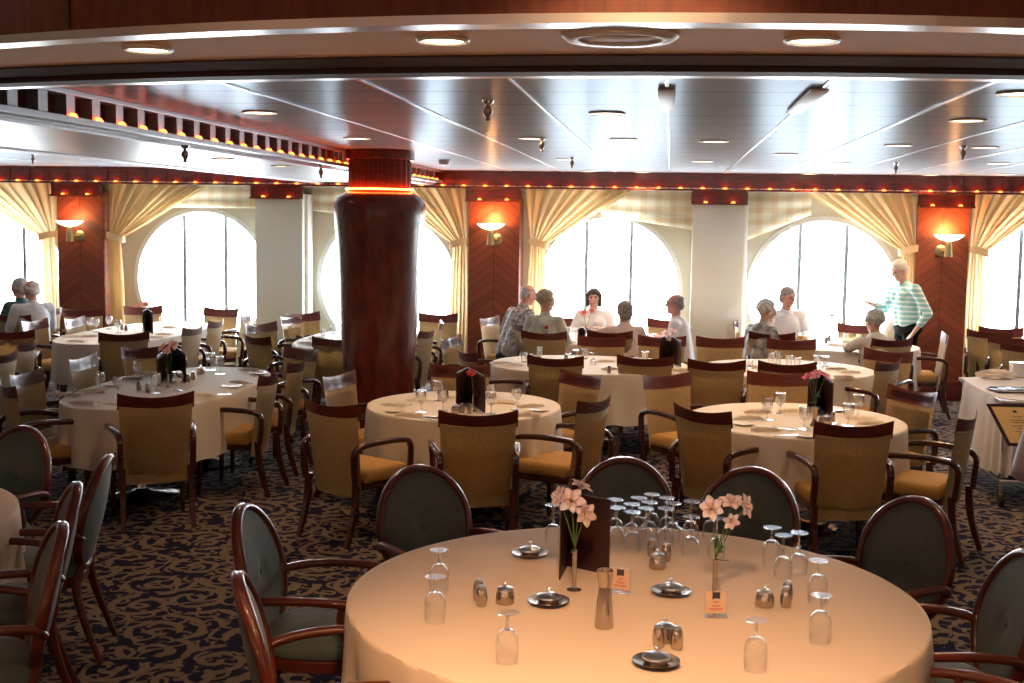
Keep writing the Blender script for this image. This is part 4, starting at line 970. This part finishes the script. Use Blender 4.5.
for x, y, r in ((70, 396, 10), (84, 404, -5), (93, 392, 20), (131, 380, 25), (202, 396, 5), (241, 384, -30), (250, 371, -10), (148, 375, 15)): N_(x, y, 'T1', r)
for a in ((112, 386), (232, 387), (258, 374)): PL(*a, 'T1')
KN(218, 395, 'T1', -60); KN(110, 404, 'T1', 70)
for a in ((421, 412), (438, 401), (443, 411), (491, 414), (516, 410)): WG(*a, 'T2')
TG(491, 398, 'T2'); SH(462, 413, 'T2'); SH(469.5, 414, 'T2'); PT(456, 413, 'T2')
for x, y, r in ((396, 406, -10), (410, 416, 5), (421, 401, 6.5), (453, 399, 0), (505, 403, 0), (531, 407, 20), (528, 416, 5)): N_(x, y, 'T2', r)
for a in ((394, 412), (540, 411), (434, 417)): PL(*a, 'T2')
KN(424, 419, 'T2', 60); KN(512, 416, 'T2', -60)
for a in ((780, 414), (767, 420), (804, 429), (848, 426), (858, 416)): WG(*a, 'T3')
SH(821, 426, 'T3'); PT(827, 424, 'T3')
for x, y, r in ((748, 419, 5), (766, 431, 5), (757, 413, 10), (791, 412, 0), (861, 419, -15), (872, 424, 0)): N_(x, y, 'T3', r)
for a in ((744, 425), (807, 437), (838, 411)): PL(*a, 'T3')
KN(788, 436, 'T3', -70); KN(781, 429, 'T3', 60)
for a in ((524, 362), (539, 357), (585, 359), (645, 362)): TG(*a, 'T4')
TG(531, 362, 'T4', .8); UG(576, 361, 'T4', .9); UG(593, 365, 'T4'); SH(609, 373, 'T4'); SH(566, 361, 'T4')
for x, y, r in ((501, 364, 0), (514, 366, 10), (606, 362, 0), (612, 370, 10), (680, 371, 20)): N_(x, y, 'T4', r)
PL(550, 360, 'T4'); PL(628, 366, 'T4')
for a in ((752, 368, 5), (836, 370, 10), (850, 373, 0), (843, 378, 20), (773, 365, 0)): N_(a[0], a[1], 'T5', a[2])
TG(778, 367, 'T5', 1, True)
for a in ((789, 366), (797, 368), (817, 366), (771, 363)): TG(*a, 'T5')
UG(825, 369, 'T5')
TG(750, 368, 'T5', .8)
for a in ((109, 329), (90, 331), (96, 332), (118, 333), (162, 330)): WG(*a, 'T8')
for x, y, r in ((72, 337, 10), (77, 342, 0), (90, 337, 5), (164, 335, 0), (170, 328, 0), (156, 338, 0)): N_(x, y, 'T8', r)
SH(122, 330, 'T8'); SH(126, 331, 'T8')
for x, y, r in ((308, 344, 0), (318, 339, 0), (318, 345, 0)): N_(x, y, 'T9', r)
TG(323, 336, 'T9', .8); WG(333, 340, 'T9')
TG(577, 339, 'T6'); WG(567, 341, 'T6'); N_(610, 341, 'T6'); N_(568, 343, 'T6'); PL(640, 341, 'T6'); TG(655, 340, 'T6', .8)
SH(829, 341, 'T7'); SH(826, 343, 'T7'); TG(859, 341, 'T7', .8); N_(836, 346, 'T7'); TG(846, 341, 'T7', .9)
def bowl_mk(): 
    t = empty('serving_bowl'); obj('bowl', lat([(0, 0), (.05, 0), (.085, .045), (.08, .045), (.05, .008), (0, .008)], 28), 'china', t); bm = B(); bmesh.ops.create_icosphere(bm, subdivisions=3, radius=.07)
    for v in bm.verts: v.co.z = .035+v.co.z*.4+.006*sin(v.co.x*90)*cos(v.co.y*80)
    obj('bread_filling', bm, 'paper', t); return t
place('bowl', bowl_mk, 848, 344, 'T7', '', 'bowl', None, full='bowl of bread on the table by the standing woman')
def salad_mk():
    t = empty('dinner_plate'); obj('plate', lat([(0, .003), (.08, .002), (.13, .018), (.128, .02), (.08, .006), (0, .006)], 32), 'china', t); bm = B(); bmesh.ops.create_icosphere(bm, subdivisions=4, radius=.075)
    for v in bm.verts: v.co.z = max(.008, .02+v.co.z*.45+.012*sin(v.co.x*120)*cos(v.co.y*100))
    obj('salad', bm, 'salad', t); return t
place('salad', salad_mk, 801, 341, 'T7', '', 'plate', None, full='plate of salad in front of the man in the white shirt')
place('salad', salad_mk, 603, 343, 'T6', '', 'plate', None, full='plate of food in front of the young woman with the black bob', scale=.8)
# ordinal labels for tableware on the same table
ORD = ['leftmost', 'second from the left', 'third from the left', 'fourth from the left', 'fifth from the left', 'sixth from the left', 'seventh from the left', 'eighth from the left']
by = {}
for it in items: by.setdefault((it[1], it[2]), []).append(it)
for (d, tb), L in by.items():
    L.sort(key=lambda t: t[4])
    for i, it in enumerate(L):
        it[0]['label'] = '%s on %s' % (d, TD[tb]) if len(L) == 1 else '%s on %s, %s' % (d, TD[tb], ORD[i] if i < len(L)-1 or len(L) > 8 else 'rightmost')
# ================================================================== SERVICE CART
ct = (2.98, 10.35); cw, cl, ch = .50, .72, .82
c = empty('service_cart', (ct[0], ct[1], 0)); tag(c, 'wheeled service cart under a grey-white cloth at the right edge', 'cart')
obj('cart_top', bx((0, 0, ch-.02), (cw*2-.02, cl*2-.02, .03), .004), 'steel', c); obj('lower_shelf', bx((0, 0, .2), (cw*2-.06, cl*2-.06, .02), .004), 'steel', c)
for sx in (-1, 1):
    for sy in (-1, 1):
        bm = B(); sweep(bm, [(sx*(cw-.05), sy*(cl-.05), .1), (sx*(cw-.05), sy*(cl-.05), ch-.03)], circ(.014, 8)); leg = obj('leg', bm, 'steel', c)
        bm = B(); lathe(bm, [(0, -.018), (.055, -.018), (.06, 0), (.055, .018), (0, .018)], 20); bmesh.ops.rotate(bm, verts=bm.verts, cent=(0, 0, 0), matrix=Matrix.Rotation(pi/2, 3, 'Y')); bmesh.ops.translate(bm, verts=bm.verts, vec=(sx*(cw-.05), sy*(cl-.05), .06)); obj('caster', bm, 'black', leg)
TB['cart'] = (ct[0], ct[1], cw, cl, .27, 5); _tt = TT
def clothcover():
    bm = B(); a, b, n = cw, cl, 5; nf = 26; M_ = nf*10; zt = ch; zb = .24; rings = [[bm.verts.new((0, 0, zt))]]
    for k in (.4, .8, .97): rings.append([bm.verts.new((*[k*q for q in sup(a, b, n, 2*pi*i/M_)], zt)) for i in range(M_)])
    for v in (0, .03, .1, .25, .45, .65, .85, 1):
        R = []
        for i in range(M_):
            w = sin(i/M_*nf*2*pi+sin(i*.1)*.8); x, y = sup(a, b, n, 2*pi*i/M_); L = sqrt(x*x+y*y); rr = .006+w*.03*v+.04*v; R.append(bm.verts.new((x*(1+rr/L), y*(1+rr/L), zt-.002-(zt-zb)*v+.02*w*v)))
        rings.append(R)
    for A_, C_ in zip(rings, rings[1:]):
        for i in range(M_):
            j = (i+1) % M_
            if len(A_) == 1: bm.faces.new((A_[0], C_[i], C_[j]))
            else: bm.faces.new((A_[i], A_[j], C_[j], C_[i]))
    return bm
o = obj('cart_cloth', clothcover(), 'greycloth', loc=(ct[0], ct[1], .003), angle=75); tag(o, 'grey-white cloth draped over the service cart at the right edge', 'cloth')
CT = ch+.008
def bunch():
    bm = B(); bmesh.ops.create_icosphere(bm, subdivisions=4, radius=1)
    for v in bm.verts:
        x, y, z = v.co; k = 1+.16*sin(x*7+y*5)+.10*sin(y*13+z*9+x*4); v.co = (x*.15*k, y*.08*k, max(0, .025+z*.045*k))
    return bm
p = atz(1012, 391, CT); t = empty('serving_tray', p, radians(8)); tag(t, 'dark oval-cornered tray with cutlery on the service cart', 'tray')
bm = B(); box(bm, (0, 0, .006), (.32, .22, .01), .004); obj('tray_base', bm, 'black', t)
bm = B(); sweep(bm, [(*sup(.165, .115, 5, 2*pi*i/40), .014) for i in range(40)], circ(.006, 6), side=Vector((0, 0, 1)), closed=True); obj('rim', bm, 'chrome', t)
for i in range(4):
    bm = B(); sweep(bm, [(-.10, -.05+i*.03, .018), (0, -.045+i*.03, .02), (.10, -.04+i*.03, .018)], rect(.014, .004)); o = obj('cutlery_piece', bm, 'chrome', t)
o = obj('folded_cloth', bunch(), 'napkin', loc=atz(996, 378, CT)); tag(o, 'bunched white napkins behind the tray on the service cart', 'napkins')
b_ = empty('box', atz(1019, 376, CT)); tag(b_, 'small white box behind the tray on the service cart', 'box'); obj('box_body', bx((0, 0, .05), (.14, .12, .10), .004), 'china', b_); obj('box_lid', bx((0, 0, .108), (.148, .128, .016), .003), 'china', b_)
# ================================================================== PEOPLE
def ell(bm, c, r, rot=None):
    m = Matrix.Translation(c)
    if rot is not None: m = m @ rot
    bmesh.ops.create_icosphere(bm, subdivisions=3, radius=1, matrix=m @ Matrix.Diagonal((*r, 1)))
def cap(bm, a, b, ra, rb):
    a, b = Vector(a), Vector(b); d = b-a; L = d.length
    if L < 1e-5: return ell(bm, a, (ra,)*3)
    q = d.to_track_quat('Z', 'Y').to_matrix().to_4x4(); pr = [(0, -ra)]+[(ra*cos(t), ra*sin(t)) for t in (-1.1, -.6, 0)]+[(rb*cos(t), L+rb*sin(t)) for t in (0, .6, 1.1)]+[(0, L+rb)]
    v0 = len(bm.verts); lathe(bm, pr, 14); bm.verts.ensure_lookup_table()
    bmesh.ops.transform(bm, matrix=Matrix.Translation(a) @ q, verts=bm.verts[v0:])
def blob(name, bm, mat, parent, vox=.009, sm=6):
    o = obj(name, bm, mat, parent); r = o.modifiers.new('remesh', 'REMESH'); r.mode = 'VOXEL'; r.voxel_size = vox; r.use_smooth_shade = True
    s = o.modifiers.new('smooth', 'SMOOTH'); s.factor = .5; s.iterations = sm; return o
def person(label, loc, rz, standing=False, hz=1.19, lean=.05, side=0, headyaw=0, headtilt=0, shirt='white_cloth', trousers='blackcloth', skin='skin', hair='short', hairmat='hairgrey',
           armL=None, armR=None, sleeve=1.0, female=False, extras=None, w=1.0):
    r = empty('person', loc, radians(rz)); tag(r, label, 'person', None); H = .50 if not standing else .90
    S = hz-.178   # shoulder height
    hip = Vector((0, 0, H)); ch = Vector((side*.6, lean*.75, lerp(H, S, .68))); sh = Vector((side, lean, S)); neck = Vector((side, lean*1.1+.01, S+.06)); hd = Vector((side*1.1, lean*1.25+.025+headtilt*.0022, hz))
    sw = (.165 if female else .19)*w
    aL = armL or [(-.26, .08, S-.27), (-.12, .30, max(.80, S-.28))]; aR = armR or [(.26, .08, S-.27), (.12, .30, max(.80, S-.28))]
    hq = Matrix.Translation(hd) @ Matrix.Rotation(radians(headyaw), 4, 'Z') @ Matrix.Rotation(radians(-headtilt), 4, 'X')
    def hp(x, y, z): return hq @ Vector((x, y, z))
    R3 = hq.to_3x3().to_4x4()
    bm = B()
    ell(bm, hp(0, -.008, .022), (.078, .097, .094), R3); ell(bm, hp(0, .018, -.04), (.056, .068, .068), R3); ell(bm, hp(0, .062, -.088), (.026, .022, .020), R3)
    cap(bm, hp(0, .086, .018), hp(0, .108, -.018), .009, .014)
    ell(bm, hp(0, .082, .036), (.055, .016, .012), R3); ell(bm, hp(0, .083, -.053), (.024, .012, .012), R3)
    for s in (-1, 1): ell(bm, hp(s*.078, -.008, -.005), (.011, .022, .032), R3); ell(bm, hp(s*.038, .062, -.022), (.022, .022, .022), R3)
    cap(bm, neck-Vector((0, 0, .08)), hp(0, -.012, -.05), .060, .054)
    ell(bm, ch, (sw*.80, .095, .20)); cap(bm, sh-Vector((sw*.8, 0, .03)), sh+Vector((sw*.8, 0, -.03)), .045, .045); cap(bm, hip, ch, .12, .12)
    for s, a in ((-1, aL), (1, aR)):
        p0 = sh+Vector((s*sw, 0, -.03)); e = Vector(a[0]); h = Vector(a[1]); cap(bm, p0, e, .042, .036); cap(bm, e, h, .036, .024)
        d = (h-e).normalized(); sd = d.cross(Vector((0, 0, 1)))
        if sd.length < .2: sd = Vector((s*-1, 0, 0)).cross(d)
        sd.normalize(); nn = sd.cross(d)
        pal = h+d*.05; cap(bm, h+d*.01-sd*.012, pal-sd*.024+d*.03, .018, .015); cap(bm, h+d*.01+sd*.012, pal+sd*.024+d*.03, .018, .015); cap(bm, h, pal+d*.03, .02, .016)
        for k, (o_, L) in enumerate(((-.033, .058), (-.011, .072), (.011, .075), (.033, .068))):
            b0 = pal+d*.035+sd*o_; m1 = b0+d*L*.5-nn*.004; cap(bm, b0, m1, .0105, .0095); cap(bm, m1, m1+(d*.8-nn*.6*(1 if k else .8)).normalized()*L*.5, .0095, .008)
        cap(bm, h+d*.03+sd*.03*-s, h+d*.06+sd*.058*-s, .012, .010); cap(bm, h+d*.06+sd*.058*-s, h+d*.10+sd*.062*-s, .010, .009)
    lg = []
    for s in (-1, 1):
        if standing: kn = Vector((s*.095, .03, .50)); an = Vector((s*.10, -.01, .09)); to = an+Vector((0, .15, -.055))
        else: kn = Vector((s*.11, .40, .47)); an = Vector((s*.11, .34, .09)); to = an+Vector((0, .15, -.055))
        lg.append((Vector((s*.09, 0, H)), kn, an, to)); cap(bm, lg[-1][0], kn, .07, .05); cap(bm, kn, an, .048, .034); cap(bm, an-Vector((0, 0, .03)), to, .036, .026)
    body = blob('body', bm, skin, r, .0085, 3)
    for s in (-1, 1):
        bm = B(); ell(bm, hp(s*.030, .083, .010), (.012, .007, .008), R3); obj('eye', bm, 'eye', body)
        bm = B(); cap(bm, hp(s*.014, .096, .032), hp(s*.046, .088, .034), .004, .003); obj('eyebrow', bm, 'hairbg' if hairmat != 'hairdark' else 'hairdark', body)
    bm = B(); cap(bm, hp(-.018, .092, -.056), hp(.018, .092, -.056), .005, .005); obj('mouth', bm, 'lip', body)
    # shirt
    bm = B(); ell(bm, ch, (sw*.80+.03, .13, .215)); cap(bm, sh-Vector((sw*.85, .005, .035)), sh+Vector((sw*.85, -.005, -.035)), .066, .066); cap(bm, hip+Vector((-.05, 0, .06)), ch-Vector((.06, 0, 0)), .135, .125); cap(bm, hip+Vector((.05, 0, .06)), ch+Vector((.06, 0, 0)), .135, .125)
    if female: 
        for s in (-1, 1): ell(bm, ch+Vector((s*.075, .09, .03)), (.075, .06, .07))
    cap(bm, neck-Vector((0, 0, .06)), neck-Vector((0, 0, .03)), .075, .066)
    for s, a in ((-1, aL), (1, aR)):
        p0 = sh+Vector((s*sw, 0, -.03)); e = Vector(a[0]); h = Vector(a[1]); cap(bm, p0, e, .064, .055)
        if sleeve > 1: cap(bm, e, e.lerp(h, sleeve-1), .055, .045)
    blob('shirt', bm, shirt, r, .010, 8)
    bm = B(); ell(bm, hip+Vector((0, -.01, .0)), (.175*w, .14, .12))
    for a, k, n, t in lg: cap(bm, a, k, .095, .072); cap(bm, k, n, .07, .052)
    blob('trousers', bm, trousers, r, .013, 6)
    for a, k, n, t in lg:
        bm = B(); cap(bm, n-Vector((0, .03, .055)), t-Vector((0, 0, -.0)), .040, .036); 
        for v in bm.verts: v.co.z = max(v.co.z, .004)
        obj('shoe', bm, 'black', r)
    # hair
    bm = B()
    if hair == 'short':
        ell(bm, hp(0, -.018, .048), (.087, .100, .082), R3); ell(bm, hp(0, -.058, -.012), (.080, .056, .078), R3)
    elif hair == 'crew':
        ell(bm, hp(0, -.016, .040), (.079, .092, .079), R3); ell(bm, hp(0, -.050, -.01), (.072, .052, .06), R3)
    elif hair == 'curly':
        for k in range(46):
            t = k*2.4; q = 1-k/46*1.25; rr = sqrt(max(0, 1-q*q)); x, y, z = rr*cos(t), rr*sin(t), q
            if y > .45 and z < .55: continue
            ell(bm, hp(x*.090, y*.094-.018, z*.092+.035), (.024,)*3)
        ell(bm, hp(0, -.03, .035), (.082, .088, .085), R3)
    elif hair == 'bob':
        ell(bm, hp(0, -.010, .050), (.088, .100, .080), R3); ell(bm, hp(0, -.05, -.02), (.088, .06, .095), R3)
        for s in (-1, 1): cap(bm, hp(s*.078, .022, .04), hp(s*.074, .018, -.085), .026, .024)
    elif hair == 'balding':
        ell(bm, hp(0, -.06, .0), (.080, .052, .065), R3)
        for s in (-1, 1): cap(bm, hp(s*.070, -.03, .02), hp(s*.068, .02, .03), .02, .014)
        ell(bm, hp(0, -.055, .055), (.066, .055, .045), R3)
    hv = blob('hair', bm, hairmat, r, .008, 3)
    if extras: extras(r, body, hp, sh, ch)
    return r
def ex_glasses(r, body, hp, sh, ch):
    g = None
    for s in (-1, 1):
        bm = B(); sweep(bm, [hp(s*.034+.019*cos(2*pi*i/16), .100, .008+.014*sin(2*pi*i/16)) for i in range(16)], circ(.0018, 5), side=Vector((0, 1, 0)), closed=True); sweep(bm, [hp(s*.052, .098, .01), hp(s*.078, .0, .008)], circ(.0018, 5)); obj('spectacles', bm, 'eye', r)
def ex_lanyard(r, body, hp, sh, ch):
    bm = B(); sweep(bm, smoothpts([sh+Vector((-.07, -.03, .075)), sh+Vector((-.075, .06, .03)), ch+Vector((-.03, .14, .0)), ch+Vector((0, .15, -.12))]), rect(.012, .003)); sweep(bm, smoothpts([sh+Vector((.07, -.03, .075)), sh+Vector((.075, .06, .03)), ch+Vector((.03, .14, .0)), ch+Vector((0, .15, -.12))]), rect(.012, .003)); obj('lanyard', bm, 'lanyard', r)
def ex_motif(r, body, hp, sh, ch):
    bm = B(); ell(bm, ch+Vector((.08, -.122, .08)), (.024, .012, .022)); obj('red_motif', bm, 'red', r)
def ex_watch(r, body, hp, sh, ch): pass
# five at the window table
person('balding grey man in a floral print shirt with dark lanyard, leaning over the window table', (-1.83, 14.38, 0), -50, hz=1.22, lean=.16, headyaw=-15, headtilt=18, shirt='aloha', skin='skin2', hair='balding', hairmat='hairgrey', extras=ex_lanyard)
person('person with short blond-grey hair in a pale green print top, seen from behind', (-1.36, 13.62, 0), -18, hz=1.205, lean=.05, headyaw=-30, shirt='palegreen', hair='curly', hairmat='hairblond', female=True, extras=ex_motif, sleeve=1.7)
person('young woman with a black bob in a white top facing us at the window', (-.90, 15.28, 0), 180, hz=1.16, lean=.05, shirt='white_cloth', hair='bob', hairmat='hairdark', female=True, sleeve=1.6)
person('person with short grey-brown hair in a pale peach blouse, seen from behind', (-.46, 13.58, 0), 10, hz=1.115, lean=.04, headyaw=10, shirt='pink_cloth', hair='short', hairmat='hairbg', female=True, armL=[(-.31, .10, .86), (-.30, .34, .82)], sleeve=1.6)
person('balding dark-haired man in a white shirt, seated in profile facing left', (.17, 14.03, 0), 78, hz=1.18, lean=.06, shirt='white_cloth', skin='skin2', hair='balding', hairmat='hairbg', extras=ex_glasses)
# table by the standing woman
person('woman with pale curly hair in a grey patterned blouse at the right window', (.98, 13.92, 0), -50, hz=1.13, lean=.07, headyaw=-22, headtilt=8, shirt='greymix', hair='curly', hairmat='hairwhite', female=True)
person('dark-haired man in a white shirt beside the pale curly-haired woman', (1.36, 15.05, 0), -158, hz=1.235, lean=.04, headyaw=12, headtilt=8, shirt='white_cloth', skin='skin2', hair='short', hairmat='hairbg', sleeve=1.5)
person('grey curly-haired person in a cream top, seen from behind near the standing woman', (2.22, 13.50, 0), 15, hz=1.075, lean=.05, headyaw=15, side=-.03, shirt='cream_cloth', hair='curly', hairmat='hairgrey', female=True, armL=[(-.30, .10, .80), (-.22, .34, .80)], sleeve=1.3)
def ex_plate(r, body, hp, sh, ch): pass
wp = (2.80, 15.16, 0)
pw = person('standing white-haired woman in an aqua striped sweater and black trousers holding a plate', wp, 112, standing=True, hz=1.575, lean=.05, headyaw=10, headtilt=24, shirt='aqua', hair='short', hairmat='hairwhite', female=True, armL=[(-.34, -.05, 1.09), (-.30, .10, .87)], armR=[(.26, .14, 1.10), (.16, .42, 1.18)], sleeve=1.55, w=1.3)
hpos = Matrix.Rotation(radians(112), 4, 'Z') @ Vector((.14, .58, 1.19))
o = obj('white_plate', lat([(0, .003), (.08, .002), (.125, .016), (.123, .018), (.08, .006), (0, .006)], 32), 'china'); o.location = (wp[0]+hpos.x, wp[1]+hpos.y, 1.20); tag(o, 'white plate in the raised hand of the standing woman', 'plate')
# couple at the far left
person('older person in a dark green top at the far left edge, in profile', (-7.58, 13.95, 0), 60, hz=1.20, lean=.05, headyaw=20, shirt='darkgreen', skin='skin2', hair='short', hairmat='hairgrey', female=True)
person('white-haired man in a grey-white shirt at the far left, back half turned', (-7.33, 13.72, 0), 55, hz=1.195, lean=.02, headyaw=15, shirt='greywhite', skin='skin2', hair='balding', hairmat='hairwhite', w=1.1)
# person at the right edge with an open menu
pe = person('person at the right edge in a grey sheer sleeve holding an open menu', (1.86, 5.62, 0), 0, standing=True, hz=1.62, lean=.05, shirt='greysleeve', trousers='blackcloth', hair='short', hairmat='hairdark', armL=[(-.29, .03, 1.05), (-.10, .27, 1.17)], armR=[(.29, .06, 1.06), (.16, .30, 1.18)], sleeve=1.7)
mn = empty('open_menu', (0, 0, 0)); tag(mn, 'open menu with a dark border and cream page held up at the right edge', 'menu')
q = [aty(986, 404, 5.88), aty(1034, 405, 5.96), aty(1052, 448, 5.90), aty(1008, 446, 5.82)]
def slab(q, off, ins, th):
    n = (q[1]-q[0]).cross(q[3]-q[0]).normalized(); c = sum(q, Vector())/4
    if n.y > 0: n = -n
    bm = B(); P_ = [c+(p-c)*ins+n*off for p in q]; A_ = [bm.verts.new(p) for p in P_]; C_ = [bm.verts.new(p+n*th) for p in P_]
    bm.faces.new(A_); bm.faces.new(C_[::-1])
    for i in range(4): bm.faces.new((A_[i], A_[(i+1) % 4], C_[(i+1) % 4], C_[i]))
    return bm
obj('menu_cover', slab(q, 0, 1, .004), 'menu', mn, smooth=False); pg = obj('menu_page', slab(q, .0045, .86, .001), 'paper', mn, smooth=False)
n = (q[1]-q[0]).cross(q[3]-q[0]).normalized(); n = -n if n.y > 0 else n; c = sum(q, Vector())/4; ux = (q[1]-q[0]); uz = (q[3]-q[0]); bm = B()
for i, (u0, w_, v0) in enumerate([(.46, .08, .15), (.40, .2, .30), (.30, .40, .38), (.34, .3, .44), (.28, .44, .52), (.36, .26, .58), (.30, .4, .66), (.34, .3, .73), (.30, .36, .80)]):
    hgt = .055 if i == 0 else .012; a0 = q[0]+ux*u0+uz*v0+n*.006; vs = [a0, a0+ux*w_, a0+ux*w_+uz*hgt, a0+uz*hgt]; bm.faces.new([bm.verts.new(p) for p in vs])
obj('print_line', bm, 'ink', pg, smooth=False)

# ================================================================== LIGHT
w = bpy.data.worlds.new('world'); sc.world = w; w.use_nodes = True
bg = w.node_tree.nodes['Background']; bg.inputs[0].default_value = (.86, .94, 1.0, 1); bg.inputs[1].default_value = 7.8
for x, y, l in ((148, 48, 0), (443, 39, 1), (812, 39, 2)):
    p = atz(x, y, SZ); spot(p+Vector((0, 0, -.02)), 12, 110, .9, (1, .55, .25), .05)
spot(Vector((-.05, 1.5, 3.3)), 330, 46, .9, (1, .56, .26), .08, aim=(-.02, 2.05, -2.55))
spot(Vector((-3.6, 2.0, 3.3)), 20, 110, .9, (1, .58, .28), .08); spot(Vector((2.8, 2.0, 3.3)), 20, 110, .9, (1, .58, .28), .08)  # two added spots without fittings, warm fill for the lounge side
for x in (-8, -4, 0, 4): spot(Vector((x, .0, 3.3)), 14, 120, .9, (1, .62, .34), .1)  # row of added unseen spots, brightening the room from the camera side
for x in (-6, -1.5, 3):  # unseen fill lights added behind the camera to brighten the tan soffit
    l = bpy.data.lights.new('rear_fill_light', 'POINT'); l.energy = 26; l.color = (1, .62, .36); l.shadow_soft_size = .1
    o = bpy.data.objects.new('rear_fill_light', l); COL.objects.link(o); o.location = (x, -3.6, 1.9)
vs = sc.view_settings; vs.view_transform = 'Standard'; vs.look = 'None'; vs.gamma = 1; vs.use_curve_mapping = False; vs.exposure = 1.7
cy = sc.cycles; cy.max_bounces = 8; cy.diffuse_bounces = 4; cy.glossy_bounces = 4; cy.transparent_max_bounces = 24; cy.transmission_bounces = 6; cy.sample_clamp_indirect = 6; cy.sample_clamp_direct = 0; cy.caustics_reflective = False; cy.caustics_refractive = False
sc.display_settings.display_device = 'sRGB'
